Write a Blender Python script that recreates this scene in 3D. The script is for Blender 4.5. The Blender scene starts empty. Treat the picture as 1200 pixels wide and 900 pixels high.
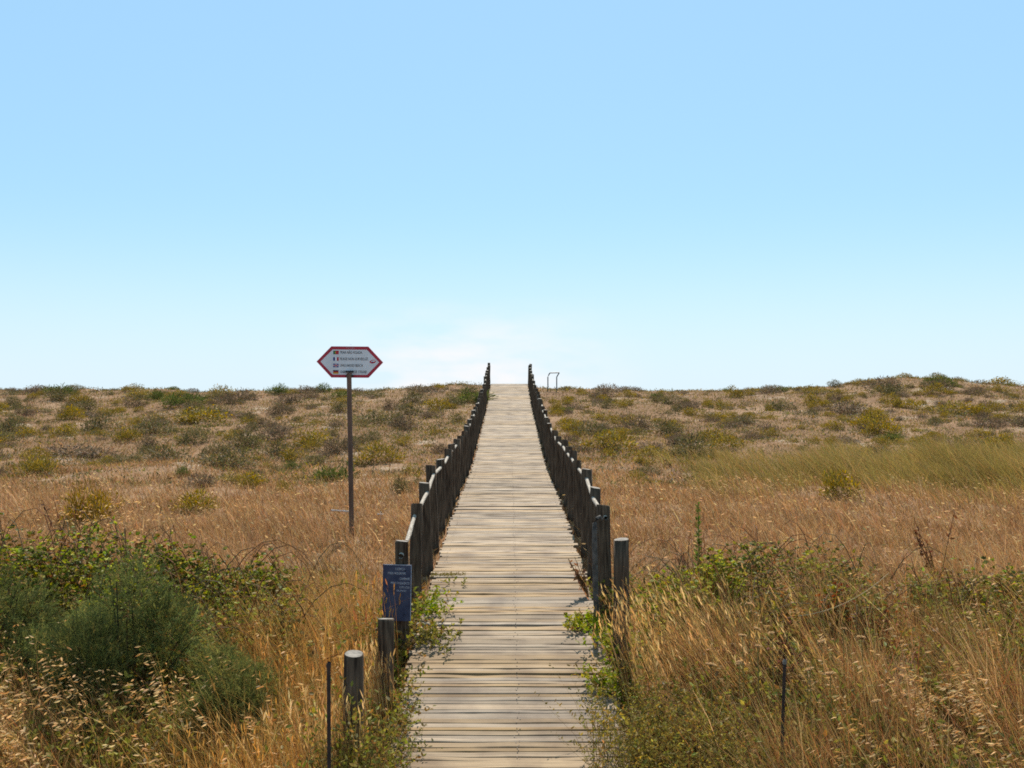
import bpy, math
import numpy as np
from mathutils import Vector, Matrix

R = np.random.default_rng(11)
SC = bpy.context.scene
COL = SC.collection

# ------------------------------------------------------------------ units: metres, eye at z = EYE
EYE = 3.0
F = 1150.0          # focal length in 1200-px units
HOR = 462.0         # picture row of eye level
def xc(y): return -.03 - .0026 * (np.clip(y, 4, 60) - 9)   # boardwalk centre line
XC = -.03

# boardwalk height profile, relative to the eye
_pd = np.array([-3000, -30, 0, 4, 6, 7, 8.6, 9.7, 11.6, 13.6, 16.4, 21, 25, 30, 36.7, 45.5, 47.5, 51, 57, 70, 90, 3000.])
_pz = np.array([-3.2, -3.1, -3.0, -2.88, -2.70, -2.50, -2.23, -2.09, -1.95, -1.86, -1.78, -1.72, -1.53, -1.12, -0.58, 0.475, 0.50, 0.2, -.8, -3.5, -5.2, -5.5])
_yy = np.linspace(-20, 110, 2601)
_zz = np.interp(_yy, _pd, _pz)
_k = np.hanning(23); _k /= _k.sum()
_zs = np.convolve(np.pad(_zz, 11, mode='edge'), _k, 'valid')
def prof(y):
    y = np.asarray(y, float)
    return np.where((y > -20) & (y < 110), np.interp(y, _yy, _zs), np.interp(y, _pd, _pz))

_rx = np.array([-60, -32, -24.5, -17, -12.3, -7, -4.1, -2.2, 0, 2, 4, 8, 10.6, 14.3, 16.5, 18, 19.5, 20.8, 22, 24.5, 30, 45, 60])
_rz = np.array([.1, .2, .19, .14, .16, .2, .30, .40, .36, .22, .18, .16, .14, .34, .5, .66, .70, .66, .5, .36, .4, .2, .1])
_ph = R.uniform(0, 6.28, (4, 8)); _dr = R.uniform(0, 6.28, (4, 8))
def wob(x, y, lam, k):
    s = 0
    for i in range(8):
        a = _dr[k, i]; w = 6.283 / (lam * (0.6 + 0.13 * i))
        s = s + np.sin((x * math.cos(a) + y * math.sin(a)) * w + _ph[k, i])
    return s / 4.0
def ground(x, y):
    x = np.asarray(x, float); y = np.asarray(y, float)
    p = prof(y)
    rid = np.interp(x, _rx, _rz) + wob(x, y, 3.0, 0) * .05
    t = np.clip((p + 1.72) / (0.5 + 1.72), -.2, 1.1)
    up = -1.80 + t * (rid + 1.80)
    z = np.where(y < 21, p - .08, np.where(y < 49.5, up, np.minimum(up, p + rid - .45)))
    near = np.exp(-((x - xc(y)) / 1.25) ** 2)
    amp = np.clip((y - 3) / 20, .25, 1) * np.where(y < 120, 1, 0)
    z = z + (1 - near) * amp * (wob(x, y, 7, 1) * .09 + wob(x, y, 1.6, 2) * .035)
    pz = p - .13
    return z * (1 - near) + pz * near + EYE
def deck_z(y): return prof(y) + EYE
def px2w(px, py, d):
    return ((px - 600) / F * d, d, EYE + (HOR - py) / F * d)
def hit(px, py):
    ds = np.linspace(4, 60, 5601)
    g = ground((px - 600) / F * ds, ds) - (EYE + (HOR - py) / F * ds)
    i = int(np.argmax(g > 0))
    d = ds[i]
    return ((px - 600) / F * d, d)

# ------------------------------------------------------------------ materials
def new_mat(name):
    m = bpy.data.materials.new(name); m.use_nodes = True
    return m, m.node_tree.nodes, m.node_tree.links, m.node_tree.nodes['Principled BSDF']
def veg_mat(name, trans=.35, rough=.65, spec=.25, bright=1.0, sat=1.15, tintc=(1, .93, .86)):
    m, N, L, P = new_mat(name)
    out = N['Material Output']
    a = N.new('ShaderNodeAttribute'); a.attribute_name = 'Col'
    hs = N.new('ShaderNodeHueSaturation'); hs.inputs['Value'].default_value = bright; hs.inputs['Saturation'].default_value = sat
    tm = N.new('ShaderNodeMix'); tm.data_type = 'RGBA'; tm.blend_type = 'MULTIPLY'; tm.inputs[0].default_value = 1; tm.inputs[7].default_value = (*tintc, 1)
    L.new(a.outputs['Color'], tm.inputs[6]); L.new(tm.outputs[2], hs.inputs['Color'])
    L.new(hs.outputs[0], P.inputs['Base Color'])
    P.inputs['Roughness'].default_value = rough
    P.inputs['Specular IOR Level'].default_value = spec
    t = N.new('ShaderNodeBsdfTranslucent'); L.new(hs.outputs[0], t.inputs['Color'])
    mx = N.new('ShaderNodeMixShader'); mx.inputs[0].default_value = trans
    L.new(P.outputs[0], mx.inputs[1]); L.new(t.outputs[0], mx.inputs[2]); L.new(mx.outputs[0], out.inputs['Surface'])
    return m
M_GRASS = veg_mat('dry_grass_blade', .42, .75, .12, 1.08, 1.06, (1.0, .895, .79))
M_LEAF = veg_mat('green_leaf', .42, .6, .2, .9)
M_NEEDLE = veg_mat('gorse_needle', .38, .85, .05, 1.0, 1.1, (1.02, .96, .9))
M_STEM = veg_mat('woody_stem', .0, .8, .2)
def noise_mat(name, c1, c2, scale=8, rough=.85, bump=.3, stretch=(1, 1, 1), spec=.3, detail=6, metallic=0., c3=None):
    m, N, L, P = new_mat(name)
    tc = N.new('ShaderNodeTexCoord'); mp = N.new('ShaderNodeMapping'); mp.inputs['Scale'].default_value = stretch
    L.new(tc.outputs['Object'], mp.inputs['Vector'])
    n = N.new('ShaderNodeTexNoise'); n.inputs['Scale'].default_value = scale; n.inputs['Detail'].default_value = detail
    L.new(mp.outputs[0], n.inputs['Vector'])
    r = N.new('ShaderNodeValToRGB'); e = r.color_ramp.elements
    e[0].position = .32; e[0].color = (*c1, 1); e[1].position = .68; e[1].color = (*c2, 1)
    if c3:
        k = e.new(.85); k.color = (*c3, 1)
    L.new(n.outputs['Fac'], r.inputs['Fac']); L.new(r.outputs[0], P.inputs['Base Color'])
    b = N.new('ShaderNodeBump'); b.inputs['Strength'].default_value = bump; b.inputs['Distance'].default_value = .02
    L.new(n.outputs['Fac'], b.inputs['Height']); L.new(b.outputs[0], P.inputs['Normal'])
    P.inputs['Roughness'].default_value = rough; P.inputs['Specular IOR Level'].default_value = spec
    P.inputs['Metallic'].default_value = metallic
    return m
M_POST = noise_mat('dark_weathered_post', (.028, .018, .012), (.135, .092, .06), 9, .9, .8, (5, 5, .45), .12, c3=(.21, .155, .11))
M_POSTTOP = noise_mat('sawn_post_end', (.10, .085, .07), (.24, .205, .17), 30, .8, .3)
M_RAIL = noise_mat('bleached_rail', (.20, .165, .13), (.46, .40, .33), 10, .9, .5, (6, 2, 6), .15)
M_BEAM = noise_mat('dark_beam', (.05, .04, .03), (.12, .10, .08), 10, .9, .3)
M_POLE = noise_mat('rusty_brown_pole', (.075, .038, .024), (.16, .085, .052), 14, .6, .15, (1, 1, .2), .4)
M_RED = noise_mat('red_border_paint', (.36, .012, .03), (.45, .02, .04), 5, .45, 0, spec=.4)
M_WHITE = noise_mat('sign_white_paint', (.60, .59, .60), (.70, .69, .70), 7, .5, 0, spec=.4)
M_INK = noise_mat('dark_lettering', (.025, .025, .03), (.04, .04, .05), 7, .6, 0)
M_PINK = noise_mat('pale_red_lettering', (.55, .3, .32), (.6, .36, .38), 7, .6, 0)
M_BLUE = noise_mat('blue_notice_paint', (.032, .036, .068), (.062, .068, .105), 11, .8, .05, spec=.2, c3=(.14, .08, .06))
M_BLUELET = noise_mat('white_lettering', (.22, .24, .30), (.55, .55, .58), 40, .6, 0)
M_STEEL = noise_mat('grey_metal_tube', (.10, .10, .105), (.18, .18, .185), 12, .5, .05, metallic=.6)
M_RUST = noise_mat('rusted_stake', (.018, .013, .012), (.05, .03, .022), 20, .8, .3)
M_NAIL = noise_mat('rusty_nail', (.04, .03, .025), (.08, .05, .04), 30, .6, 0)
def flat(name, c):
    return noise_mat(name, c, tuple(v * 1.12 for v in c), 6, .55, 0)

# ------------------------------------------------------------------ mesh helpers
def mesh_np(name, verts, quads, col=None, smooth=False):
    me = bpy.data.meshes.new(name)
    verts = np.ascontiguousarray(verts, np.float32); quads = np.ascontiguousarray(quads, np.int32)
    n, f = len(verts), len(quads)
    me.vertices.add(n); me.vertices.foreach_set('co', verts.ravel())
    me.loops.add(f * 4); me.loops.foreach_set('vertex_index', quads.ravel())
    me.polygons.add(f); me.polygons.foreach_set('loop_start', np.arange(0, f * 4, 4, dtype=np.int32))
    me.update(calc_edges=True)
    me.polygons.foreach_set('use_smooth', np.full(f, bool(smooth)))
    if col is not None:
        a = me.color_attributes.new('Col', 'FLOAT_COLOR', 'POINT')
        c = np.ones((n, 4), np.float32); c[:, :3] = col
        a.data.foreach_set('color', c.ravel())
    return me
class Acc:
    def __init__(s): s.v = []; s.q = []; s.c = []; s.n = 0
    def add(s, t):
        if t is None: return s
        v, q, c = t
        s.v.append(v); s.q.append(q + s.n); s.c.append(c); s.n += len(v); return s
    def data(s): return np.concatenate(s.v), np.concatenate(s.q), np.concatenate(s.c)
    def mesh(s, name): return mesh_np(name, *s.data())
def link(name, me, mats, parent=None, loc=None):
    o = bpy.data.objects.new(name, me); COL.objects.link(o)
    if mats is not None and me is not None and not len(me.materials):
        for m in (mats if isinstance(mats, (list, tuple)) else [mats]): me.materials.append(m)
    if parent: o.parent = parent
    if loc is not None: o.location = loc
    return o
def empty(name, loc):
    o = bpy.data.objects.new(name, None); COL.objects.link(o); o.location = loc; o.empty_display_size = .1
    return o
def tag(o, label=None, cat=None, group=None, kind=None):
    if label: o['label'] = label
    if cat: o['category'] = cat
    if group: o['group'] = group
    if kind: o['kind'] = kind
    return o
def unit(n, rng=R):
    v = rng.normal(size=(n, 3)); return v / np.linalg.norm(v, axis=1, keepdims=True)
def tint(n, base, var=.18, rng=R):
    base = np.asarray(base, float)
    b = base if base.ndim == 2 else np.repeat(base[None], n, 0)
    return np.clip(b * (1 + rng.normal(0, var, (n, 1))) * (1 + rng.normal(0, var * .35, (n, 3))), .005, .9)
def pick(n, cols, w, rng=R):
    return np.asarray(cols, float)[rng.choice(len(cols), n, p=np.asarray(w, float) / sum(w))]

def blades(P, H, W, az, lean, bend, col, nseg=2, face=None, rng=R):
    """grass blades: ribbons rising from P, leaning towards az, drooping by bend"""
    n = len(P); t = np.linspace(0, 1, nseg + 1)
    d = np.stack([np.cos(az), np.sin(az), 0 * az], 1)
    if face is None: face = rng.uniform(0, 6.283, n)
    s = np.stack([np.cos(face), np.sin(face), 0 * face], 1)
    off = (lean[:, None] * t + bend[:, None] * t ** 2) * H[:, None]
    z = H[:, None] * (t - .35 * np.abs(bend)[:, None] * t ** 2)
    c = P[:, None, :] + d[:, None, :] * off[..., None]; c[..., 2] += z
    w = W[:, None] * np.maximum(1 - t ** 1.6, .08) * .5
    l = c - s[:, None] * w[..., None]; r = c + s[:, None] * w[..., None]
    v = np.stack([l, r], 2).reshape(-1, 3)
    b = (np.arange(n) * (nseg + 1) * 2)[:, None] + (np.arange(nseg) * 2)[None]
    q = np.stack([b, b + 1, b + 3, b + 2], -1).reshape(-1, 4)
    return v, q, np.repeat(col, (nseg + 1) * 2, 0)
def ribs(A, B, W, col, rng=R):
    """straight tapered ribbons from A to B"""
    n = len(A); u = B - A
    s = np.cross(u, unit(n, rng)); s /= np.maximum(np.linalg.norm(s, axis=1, keepdims=True), 1e-6)
    w = W[:, None] * .5
    v = np.stack([A - s * w, A + s * w, B + s * w * .25, B - s * w * .25], 1).reshape(-1, 3)
    return v, np.arange(n * 4).reshape(-1, 4), np.repeat(col, 4, 0)
def leaves(P, dirv, size, asp, col, fold=.25, rng=R, twist=None):
    """one folded diamond-ish leaf (two quads) each, pointing along dirv"""
    n = len(P); d = dirv / np.maximum(np.linalg.norm(dirv, axis=1, keepdims=True), 1e-6)
    s = np.cross(d, unit(n, rng)); s /= np.maximum(np.linalg.norm(s, axis=1, keepdims=True), 1e-6)
    nn = np.cross(s, d); L = size[:, None]; w = L * asp * .5
    b = P; m1 = P + d * L * .35; tip = P + d * L
    l = m1 - s * w + nn * w * fold; r = m1 + s * w + nn * w * fold
    l2 = P + d * L * .72 - s * w * .7 + nn * w * fold * .6; r2 = P + d * L * .72 + s * w * .7 + nn * w * fold * .6
    v = np.stack([b, l, l2, tip, r2, r, m1], 1).reshape(-1, 3)
    k = (np.arange(n) * 7)[:, None]
    q = np.concatenate([k + np.array([0, 1, 2, 3]), k + np.array([0, 3, 4, 5])], 0)
    return v, q, np.repeat(col, 7, 0)
def tube(path, rad, col, ns=5):
    path = np.asarray(path, float); n = len(path); rad = np.broadcast_to(rad, n)
    tg = np.gradient(path, axis=0); tg /= np.linalg.norm(tg, axis=1, keepdims=True) + 1e-9
    up = np.where(np.abs(tg[:, 2:3]) > .9, [[1., 0, 0]], [[0, 0, 1.]])
    a = np.cross(tg, up); a /= np.linalg.norm(a, axis=1, keepdims=True) + 1e-9
    b = np.cross(tg, a); th = np.arange(ns) / ns * 6.2832
    v = path[:, None] + rad[:, None, None] * (np.cos(th)[None, :, None] * a[:, None] + np.sin(th)[None, :, None] * b[:, None])
    i = np.arange(n - 1)[:, None] * ns; j = np.arange(ns)[None]; j2 = (j + 1) % ns
    q = np.stack([i + j, i + j2, i + ns + j2, i + ns + j], -1).reshape(-1, 4)
    return v.reshape(-1, 3), q, np.repeat(np.asarray(col, float)[None], n * ns, 0)
def box(c, h):
    c = np.asarray(c, float); h = np.asarray(h, float)
    v = c + h * np.array([[-1, -1, -1], [1, -1, -1], [1, 1, -1], [-1, 1, -1], [-1, -1, 1], [1, -1, 1], [1, 1, 1], [-1, 1, 1]])
    q = np.array([[0, 3, 2, 1], [4, 5, 6, 7], [0, 1, 5, 4], [1, 2, 6, 5], [2, 3, 7, 6], [3, 0, 4, 7]])
    return v, q, np.ones((8, 3))
def poly_mesh(name, pts, y0, y1):
    """flat outline (x,z) extruded from y0 to y1"""
    n = len(pts); v = [(x, y0, z) for x, z in pts] + [(x, y1, z) for x, z in pts]
    f = [list(range(n)), list(range(2 * n - 1, n - 1, -1))] + [[i, i + n, (i + 1) % n + n, (i + 1) % n] for i in range(n)]
    me = bpy.data.meshes.new(name); me.from_pydata(v, [], f); me.update(); return me
def text_mesh(body, size, align='LEFT', depth=.0008):
    cu = bpy.data.curves.new('lettering', 'FONT'); cu.body = body; cu.size = size; cu.align_x = align; cu.align_y = 'CENTER'; cu.extrude = depth
    cu.resolution_u = 3
    o = bpy.data.objects.new('tmp', cu); COL.objects.link(o)
    dg = bpy.context.evaluated_depsgraph_get(); dg.update()
    me = bpy.data.meshes.new_from_object(o.evaluated_get(dg))
    COL.objects.unlink(o); bpy.data.objects.remove(o); bpy.data.curves.remove(cu)
    return me
def text(body, size, parent, loc, mat, align='LEFT', bold=1.0, width=None):
    me = text_mesh(body, size, align)
    o = link('lettering', me, mat, parent, loc); o.rotation_euler = (math.pi / 2, 0, 0)
    if width:
        xs = [v.co.x for v in me.vertices]; k = width / max(1e-6, max(xs) - min(xs)); o.scale = (k, 1, 1)
    return o

# ------------------------------------------------------------------ ground sheet
def axis(lo, hi, step, far):
    a = list(np.arange(lo, hi + 1e-6, step)); s = step
    while a[-1] < far: s *= 1.5; a.append(a[-1] + s)
    b = []; s = step; x = lo
    while x > -far: s *= 1.5; x -= s; b.append(x)
    return np.array(b[::-1] + a)
gx = axis(-32, 32, .22, 4000); gy = axis(0, 58, .2, 4000)
X, Y = np.meshgrid(gx, gy)
Z = ground(X, Y)
nx, ny = len(gx), len(gy)
i = (np.arange(ny - 1)[:, None] * nx + np.arange(nx - 1)[None]).ravel()
gm = mesh_np('ground', np.stack([X, Y, Z], -1).reshape(-1, 3), np.stack([i, i + 1, i + nx + 1, i + nx], 1), smooth=True)
def ground_mat():
    m, N, L, P = new_mat('dry_sandy_soil')
    g = N.new('ShaderNodeNewGeometry')
    def noise(sc, det=5, rough=.6):
        n = N.new('ShaderNodeTexNoise'); n.inputs['Scale'].default_value = sc; n.inputs['Detail'].default_value = det
        n.inputs['Roughness'].default_value = rough; L.new(g.outputs['Position'], n.inputs['Vector']); return n
    def ramp(n, p):
        r = N.new('ShaderNodeValToRGB'); e = r.color_ramp.elements
        e[0].position, e[0].color = p[0][0], (*p[0][1], 1); e[1].position, e[1].color = p[-1][0], (*p[-1][1], 1)
        for a, c in p[1:-1]:
            k = e.new(a); k.color = (*c, 1)
        L.new(n.outputs['Fac'], r.inputs['Fac']); return r
    a = ramp(noise(.35, 6), [(.35, (.17, .098, .052)), (.5, (.22, .13, .07)), (.66, (.28, .18, .11))])
    b = ramp(noise(9, 8, .7), [(.3, (.5, .46, .42)), (.7, (1.15, 1.1, 1.05))])
    mx = N.new('ShaderNodeMix'); mx.data_type = 'RGBA'; mx.blend_type = 'MULTIPLY'; mx.inputs[0].default_value = 1
    L.new(a.outputs[0], mx.inputs[6]); L.new(b.outputs[0], mx.inputs[7])
    sand = ramp(noise(.55, 7, .65), [(.58, (0, 0, 0)), (.70, (1, 1, 1))])
    mx2 = N.new('ShaderNodeMix'); mx2.data_type = 'RGBA'; mx2.inputs[7].default_value = (.33, .255, .185, 1)
    L.new(sand.outputs[0], mx2.inputs[0]); L.new(mx.outputs[2], mx2.inputs[6])
    L.new(mx2.outputs[2], P.inputs['Base Color']); P.inputs['Roughness'].default_value = .95; P.inputs['Specular IOR Level'].default_value = .1
    bp = N.new('ShaderNodeBump'); bp.inputs['Strength'].default_value = .6; bp.inputs['Distance'].default_value = .06
    L.new(noise(5, 8, .7).outputs['Fac'], bp.inputs['Height']); L.new(bp.outputs[0], P.inputs['Normal'])
    return m
tag(link('ground', gm, ground_mat()), kind='structure')

# ------------------------------------------------------------------ boardwalk
def plank_mat():
    m, N, L, P = new_mat('weathered_plank')
    at = N.new('ShaderNodeAttribute'); at.attribute_name = 'Col'
    g = N.new('ShaderNodeNewGeometry'); sep = N.new('ShaderNodeSeparateColor'); L.new(at.outputs['Color'], sep.inputs[0])
    mp = N.new('ShaderNodeMapping'); mp.inputs['Scale'].default_value = (1.3, 85, 30); L.new(g.outputs['Position'], mp.inputs['Vector'])
    ad = N.new('ShaderNodeVectorMath'); ad.operation = 'ADD'; L.new(mp.outputs[0], ad.inputs[0])
    mu = N.new('ShaderNodeVectorMath'); mu.operation = 'SCALE'; mu.inputs['Scale'].default_value = 60; L.new(at.outputs['Color'], mu.inputs[0]); L.new(mu.outputs[0], ad.inputs[1])
    n = N.new('ShaderNodeTexNoise'); n.inputs['Scale'].default_value = 1; n.inputs['Detail'].default_value = 7; n.inputs['Roughness'].default_value = .65; L.new(ad.outputs[0], n.inputs['Vector'])
    r = N.new('ShaderNodeValToRGB'); e = r.color_ramp.elements
    e[0].position, e[0].color = .24, (.055, .038, .027, 1); e[1].position, e[1].color = .74, (.335, .243, .158, 1)
    k = e.new(.40); k.color = (.195, .14, .090, 1)
    L.new(n.outputs['Fac'], r.inputs[0])
    n2 = N.new('ShaderNodeTexNoise'); n2.inputs['Scale'].default_value = 3.0; n2.inputs['Detail'].default_value = 4; L.new(g.outputs['Position'], n2.inputs['Vector'])
    r2 = N.new('ShaderNodeValToRGB'); e = r2.color_ramp.elements
    e[0].position, e[0].color = .32, (.64, .60, .58, 1); e[1].position, e[1].color = .60, (1.06, 1.04, 1.0, 1)
    L.new(n2.outputs['Fac'], r2.inputs[0])
    mx = N.new('ShaderNodeMix'); mx.data_type = 'RGBA'; mx.blend_type = 'MULTIPLY'; mx.inputs[0].default_value = 1
    L.new(r.outputs[0], mx.inputs[6]); L.new(r2.outputs[0], mx.inputs[7])
    hs = N.new('ShaderNodeHueSaturation'); L.new(mx.outputs[2], hs.inputs['Color']); 
    mr = N.new('ShaderNodeMapRange'); mr.inputs['To Min'].default_value = .72; mr.inputs['To Max'].default_value = 1.22
    L.new(sep.outputs[0], mr.inputs[0]); L.new(mr.outputs[0], hs.inputs['Value'])
    ms = N.new('ShaderNodeMapRange'); ms.inputs['To Min'].default_value = .8; ms.inputs['To Max'].default_value = 1.35
    L.new(sep.outputs[1], ms.inputs[0]); L.new(ms.outputs[0], hs.inputs['Saturation'])
    L.new(hs.outputs[0], P.inputs['Base Color'])
    P.inputs['Roughness'].default_value = .75; P.inputs['Specular IOR Level'].default_value = .22
    b = N.new('ShaderNodeBump'); b.inputs['Strength'].default_value = .7; b.inputs['Distance'].default_value = .006
    L.new(n.outputs['Fac'], b.inputs['Height']); L.new(b.outputs[0], P.inputs['Normal'])
    return m
HW = .84
pl = Acc(); nails = Acc(); y = 2.6
while y < 50.5:
    w = R.choice([.042, .050, .062, .085], p=[.3, .35, .22, .13]) * R.uniform(.95, 1.05) * np.interp(y, [7, 9, 13, 30], [1., 1.15, 1.5, 1.8])
    gap = R.choice([.0015, .003, .005, .010], p=[.45, .35, .14, .06])
    x0 = -HW + R.normal(0, .016); x1 = HW + R.normal(0, .016)
    rot = R.normal(0, .0026); dz0 = R.normal(0, .002); roll = R.normal(0, .012)
    if R.random() < .06: dz0 += .008
    nxs = 7; xs = np.linspace(x0, x1, nxs); cup = R.normal(0, .0006); warp = R.normal(0, .0025, nxs)
    ch = .0035
    sec = np.array([[-w / 2, -.036], [-w / 2, -ch], [-w / 2 + ch, 0], [0, 0], [w / 2 - ch, 0], [w / 2, -ch], [w / 2, -.036]])
    zc = deck_z(y + w / 2); sl = float(deck_z(y + w) - deck_z(y)) / w + roll
    V = np.zeros((nxs, 7, 3))
    V[..., 0] = xs[:, None] + xc(y)
    wav = (R.normal(0, .0016, (nxs, 1)))
    V[..., 1] = y + w / 2 + sec[None, :, 0] + rot * xs[:, None] + wav
    V[..., 2] = zc + sec[None, :, 1] + sec[None, :, 0] * sl + dz0 + warp[:, None] + np.where(np.arange(7) == 3, cup, 0)[None] + cup * 0
    ii = np.arange(nxs - 1)[:, None] * 7; jj = np.arange(7)[None]; j2 = (jj + 1) % 7
    q = np.stack([ii + jj, ii + 7 + jj, ii + 7 + j2, ii + j2], -1).reshape(-1, 4)
    caps = []
    for b in (0, (nxs - 1) * 7):
        c = [[b, b + 1, b + 5, b + 6], [b + 1, b + 2, b + 4, b + 5], [b + 2, b + 3, b + 4, b + 2]]
        caps += c[:2]
    q = np.concatenate([q, np.array(caps)])
    c3 = np.array([R.random(), R.random(), R.random()])
    pl.add((V.reshape(-1, 3), q, np.repeat(c3[None], nxs * 7, 0)))
    if y < 26:
        for xn in (-.74, .07, .78):
            for s in (-.28, .28):
                if R.random() < .55:
                    th = np.arange(6) / 6 * 6.283; rr = .005
                    cx, cy = xc(y) + xn + R.normal(0, .012), y + w / 2 + s * w + R.normal(0, .006)
                    zz = zc + dz0 + s * w * sl + .0035
                    vv = np.stack([cx + rr * np.cos(th), cy + rr * np.sin(th), np.full(6, zz)], 1)
                    vv = np.concatenate([vv, vv + [0, 0, .0015]])
                    qq = [[a, (a + 1) % 6, (a + 1) % 6 + 6, a + 6] for a in range(6)] + [[6, 7, 8, 9], [6, 9, 10, 11]]
                    nails.add((vv, np.array(qq), np.ones((12, 3))))
    y += w + gap
bw = empty('boardwalk', (XC, 2.6, float(deck_z(2.6))))
tag(bw, 'straight weathered wooden plank boardwalk climbing over the dune between two post railings', 'boardwalk', kind='structure')
def child(name, me, mat, parent):
    o = link(name, me, mat, parent); o.matrix_parent_inverse = Matrix.Translation(parent.location).inverted(); return o
child('planks', pl.mesh('planks'), plank_mat(), bw)
child('nail_heads', nails.mesh('nail_heads'), M_NAIL, bw)
for xs in (-.62, 0, .62):
    a = Acc(); ys = np.arange(2.6, 50.6, .5)
    v = []
    for yy in ys:
        z = float(deck_z(yy)) - .046
        v += [(xc(yy) + xs - .04, yy, z - .12), (xc(yy) + xs + .04, yy, z - .12), (xc(yy) + xs + .04, yy, z), (xc(yy) + xs - .04, yy, z)]
    k = np.arange(len(ys) - 1)[:, None] * 4; j = np.arange(4)[None]; j2 = (j + 1) % 4
    q = np.stack([k + j, k + j2, k + 4 + j2, k + 4 + j], -1).reshape(-1, 4)
    a.add((np.array(v), q, np.ones((len(v), 3))))
    child('stringer', a.mesh('stringer'), M_BEAM, bw)

# ------------------------------------------------------------------ railings
def post_mesh(h, r, rng, bury=.35, ns=14):
    nz = 7; zs = np.concatenate([np.linspace(-bury, h - .008, nz), [h]])
    th = np.arange(ns) / ns * 6.2832
    rough = 1 + rng.normal(0, .035, ns)
    v = []
    for k, z in enumerate(zs):
        rr = r * (1.03 - .06 * max(z, 0)) * (rough + rng.normal(0, .014, ns))
        if k == len(zs) - 1: rr = rr * .93
        sh = (rng.normal(0, .002), rng.normal(0, .002))
        v.append(np.stack([rr * np.cos(th) + sh[0], rr * np.sin(th) + sh[1], np.full(ns, z) + (np.cos(th - rng.uniform(0, 6)) * .008 if k >= nz - 1 else 0)], 1))
    v = np.concatenate(v)
    f = []
    for k in range(len(zs) - 1):
        for j in range(ns):
            f.append((k * ns + j, k * ns + (j + 1) % ns, (k + 1) * ns + (j + 1) % ns, (k + 1) * ns + j))
    f.append(tuple(range((len(zs) - 1) * ns, len(zs) * ns)))
    me = bpy.data.meshes.new('post'); me.from_pydata([tuple(p) for p in v], [], f); me.update()
    me.materials.append(M_POST); me.materials.append(M_POSTTOP)
    me.polygons[len(f) - 1].material_index = 1
    for p in list(me.polygons)[:-1]: p.use_smooth = True
    return me
PV = [post_mesh(.95, .064 * s, R) for s in (.95, 1.0, 1.06, 1.02, .98)]
def railing(side, start, label):
    x = float(xc(start)) + .955 * side
    top = empty('railing', (x, start, float(ground(x, start))))
    tag(top, label, 'railing', 'post railings along the boardwalk')
    inv = Matrix.Translation(top.location).inverted()
    pts = []; yv = start
    while yv < 47.2:
        xx = float(xc(yv)) + .955 * side + R.normal(0, .012); z = float(deck_z(yv)) + R.normal(0, .028)
        o = link('post', PV[R.integers(5)], None, top, (xx, yv, z)); o.matrix_parent_inverse = inv
        o.rotation_euler = (R.normal(0, .02), R.normal(0, .02), R.uniform(0, 6.28))
        pts.append((xx, yv, z + .95 - .115)); yv += 1.29 + R.normal(0, .025)
    for a, b in zip(pts[:-1], pts[1:]):
        a, b = np.array(a), np.array(b); u = (b - a)
        mid = (a + b) / 2 + [0, 0, -.006]
        aa = a - u * .03 if a[1] == pts[0][1] else a
        mid = mid + [R.normal(0, .006), 0, R.normal(0, .006)]
        v, q, c = tube([aa - ([0, .05, 0] if a[1] == pts[0][1] else 0), a * .7 + b * .3 + [R.normal(0, .004), 0, -.005], mid, a * .25 + b * .75 + [0, 0, R.normal(-.004, .003)], b], R.uniform(.018, .024, 5), (1, 1, 1), 8)
        o = link('rail', mesh_np('rail', v, q, smooth=True), M_RAIL, top); o.matrix_parent_inverse = inv
    return pts
PL = railing(-1, 8.67, 'dark post railing with bleached pole rail along left edge of the boardwalk')
PR = railing(1, 9.72, 'dark post railing with bleached pole rail along right edge of the boardwalk')
def lone_post(px, d, ytop, r, label, grp=None):
    x = (px - 600) / F * d; g = float(ground(x, d)); h = EYE + (HOR - ytop) / F * d - g
    o = link('wooden_post', post_mesh(h, r, R, .4, 16), None, None, (x, d, g)); tag(o, label, 'post', grp); return o
lone_post(414.5, 6.05, 766, .064, 'short round post with pale sawn top nearest the camera, left of the boardwalk')
lone_post(452.5, 7.6, 725, .062, 'short dark post just below the blue notice beside the boardwalk')
lone_post(728, 8.42, 632, .068, 'lone dark round post without rail, half hidden by dry grass right of the boardwalk')

# bent pole leaning beside the first right-hand post
x0, y0 = (698 - 600) / F * 9.3, 9.3
g = float(deck_z(y0)) - .1; T = EYE + (HOR - 606) / F * y0
pth = [(x0 + .015, y0, g), (x0, y0, g + .35), (x0 - .012, y0, T - .16), (x0 - .008, y0, T - .06), (x0 + .012, y0 + .005, T - .012), (x0 + .04, y0 + .02, T), (x0 + .06, y0 + .04, T - .03)]
v, q, c = tube(pth, [.026, .025, .024, .022, .020, .018, .016], (1, 1, 1), 8)
tag(link('hooked_pole', mesh_np('hooked_pole', v, q, smooth=True), noise_mat('grey_driftwood', (.035, .03, .026), (.13, .11, .095), 14, .8, .3)), 'thin dark upright pole with a pale hooked tip against the first right railing post', 'pole')

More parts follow.
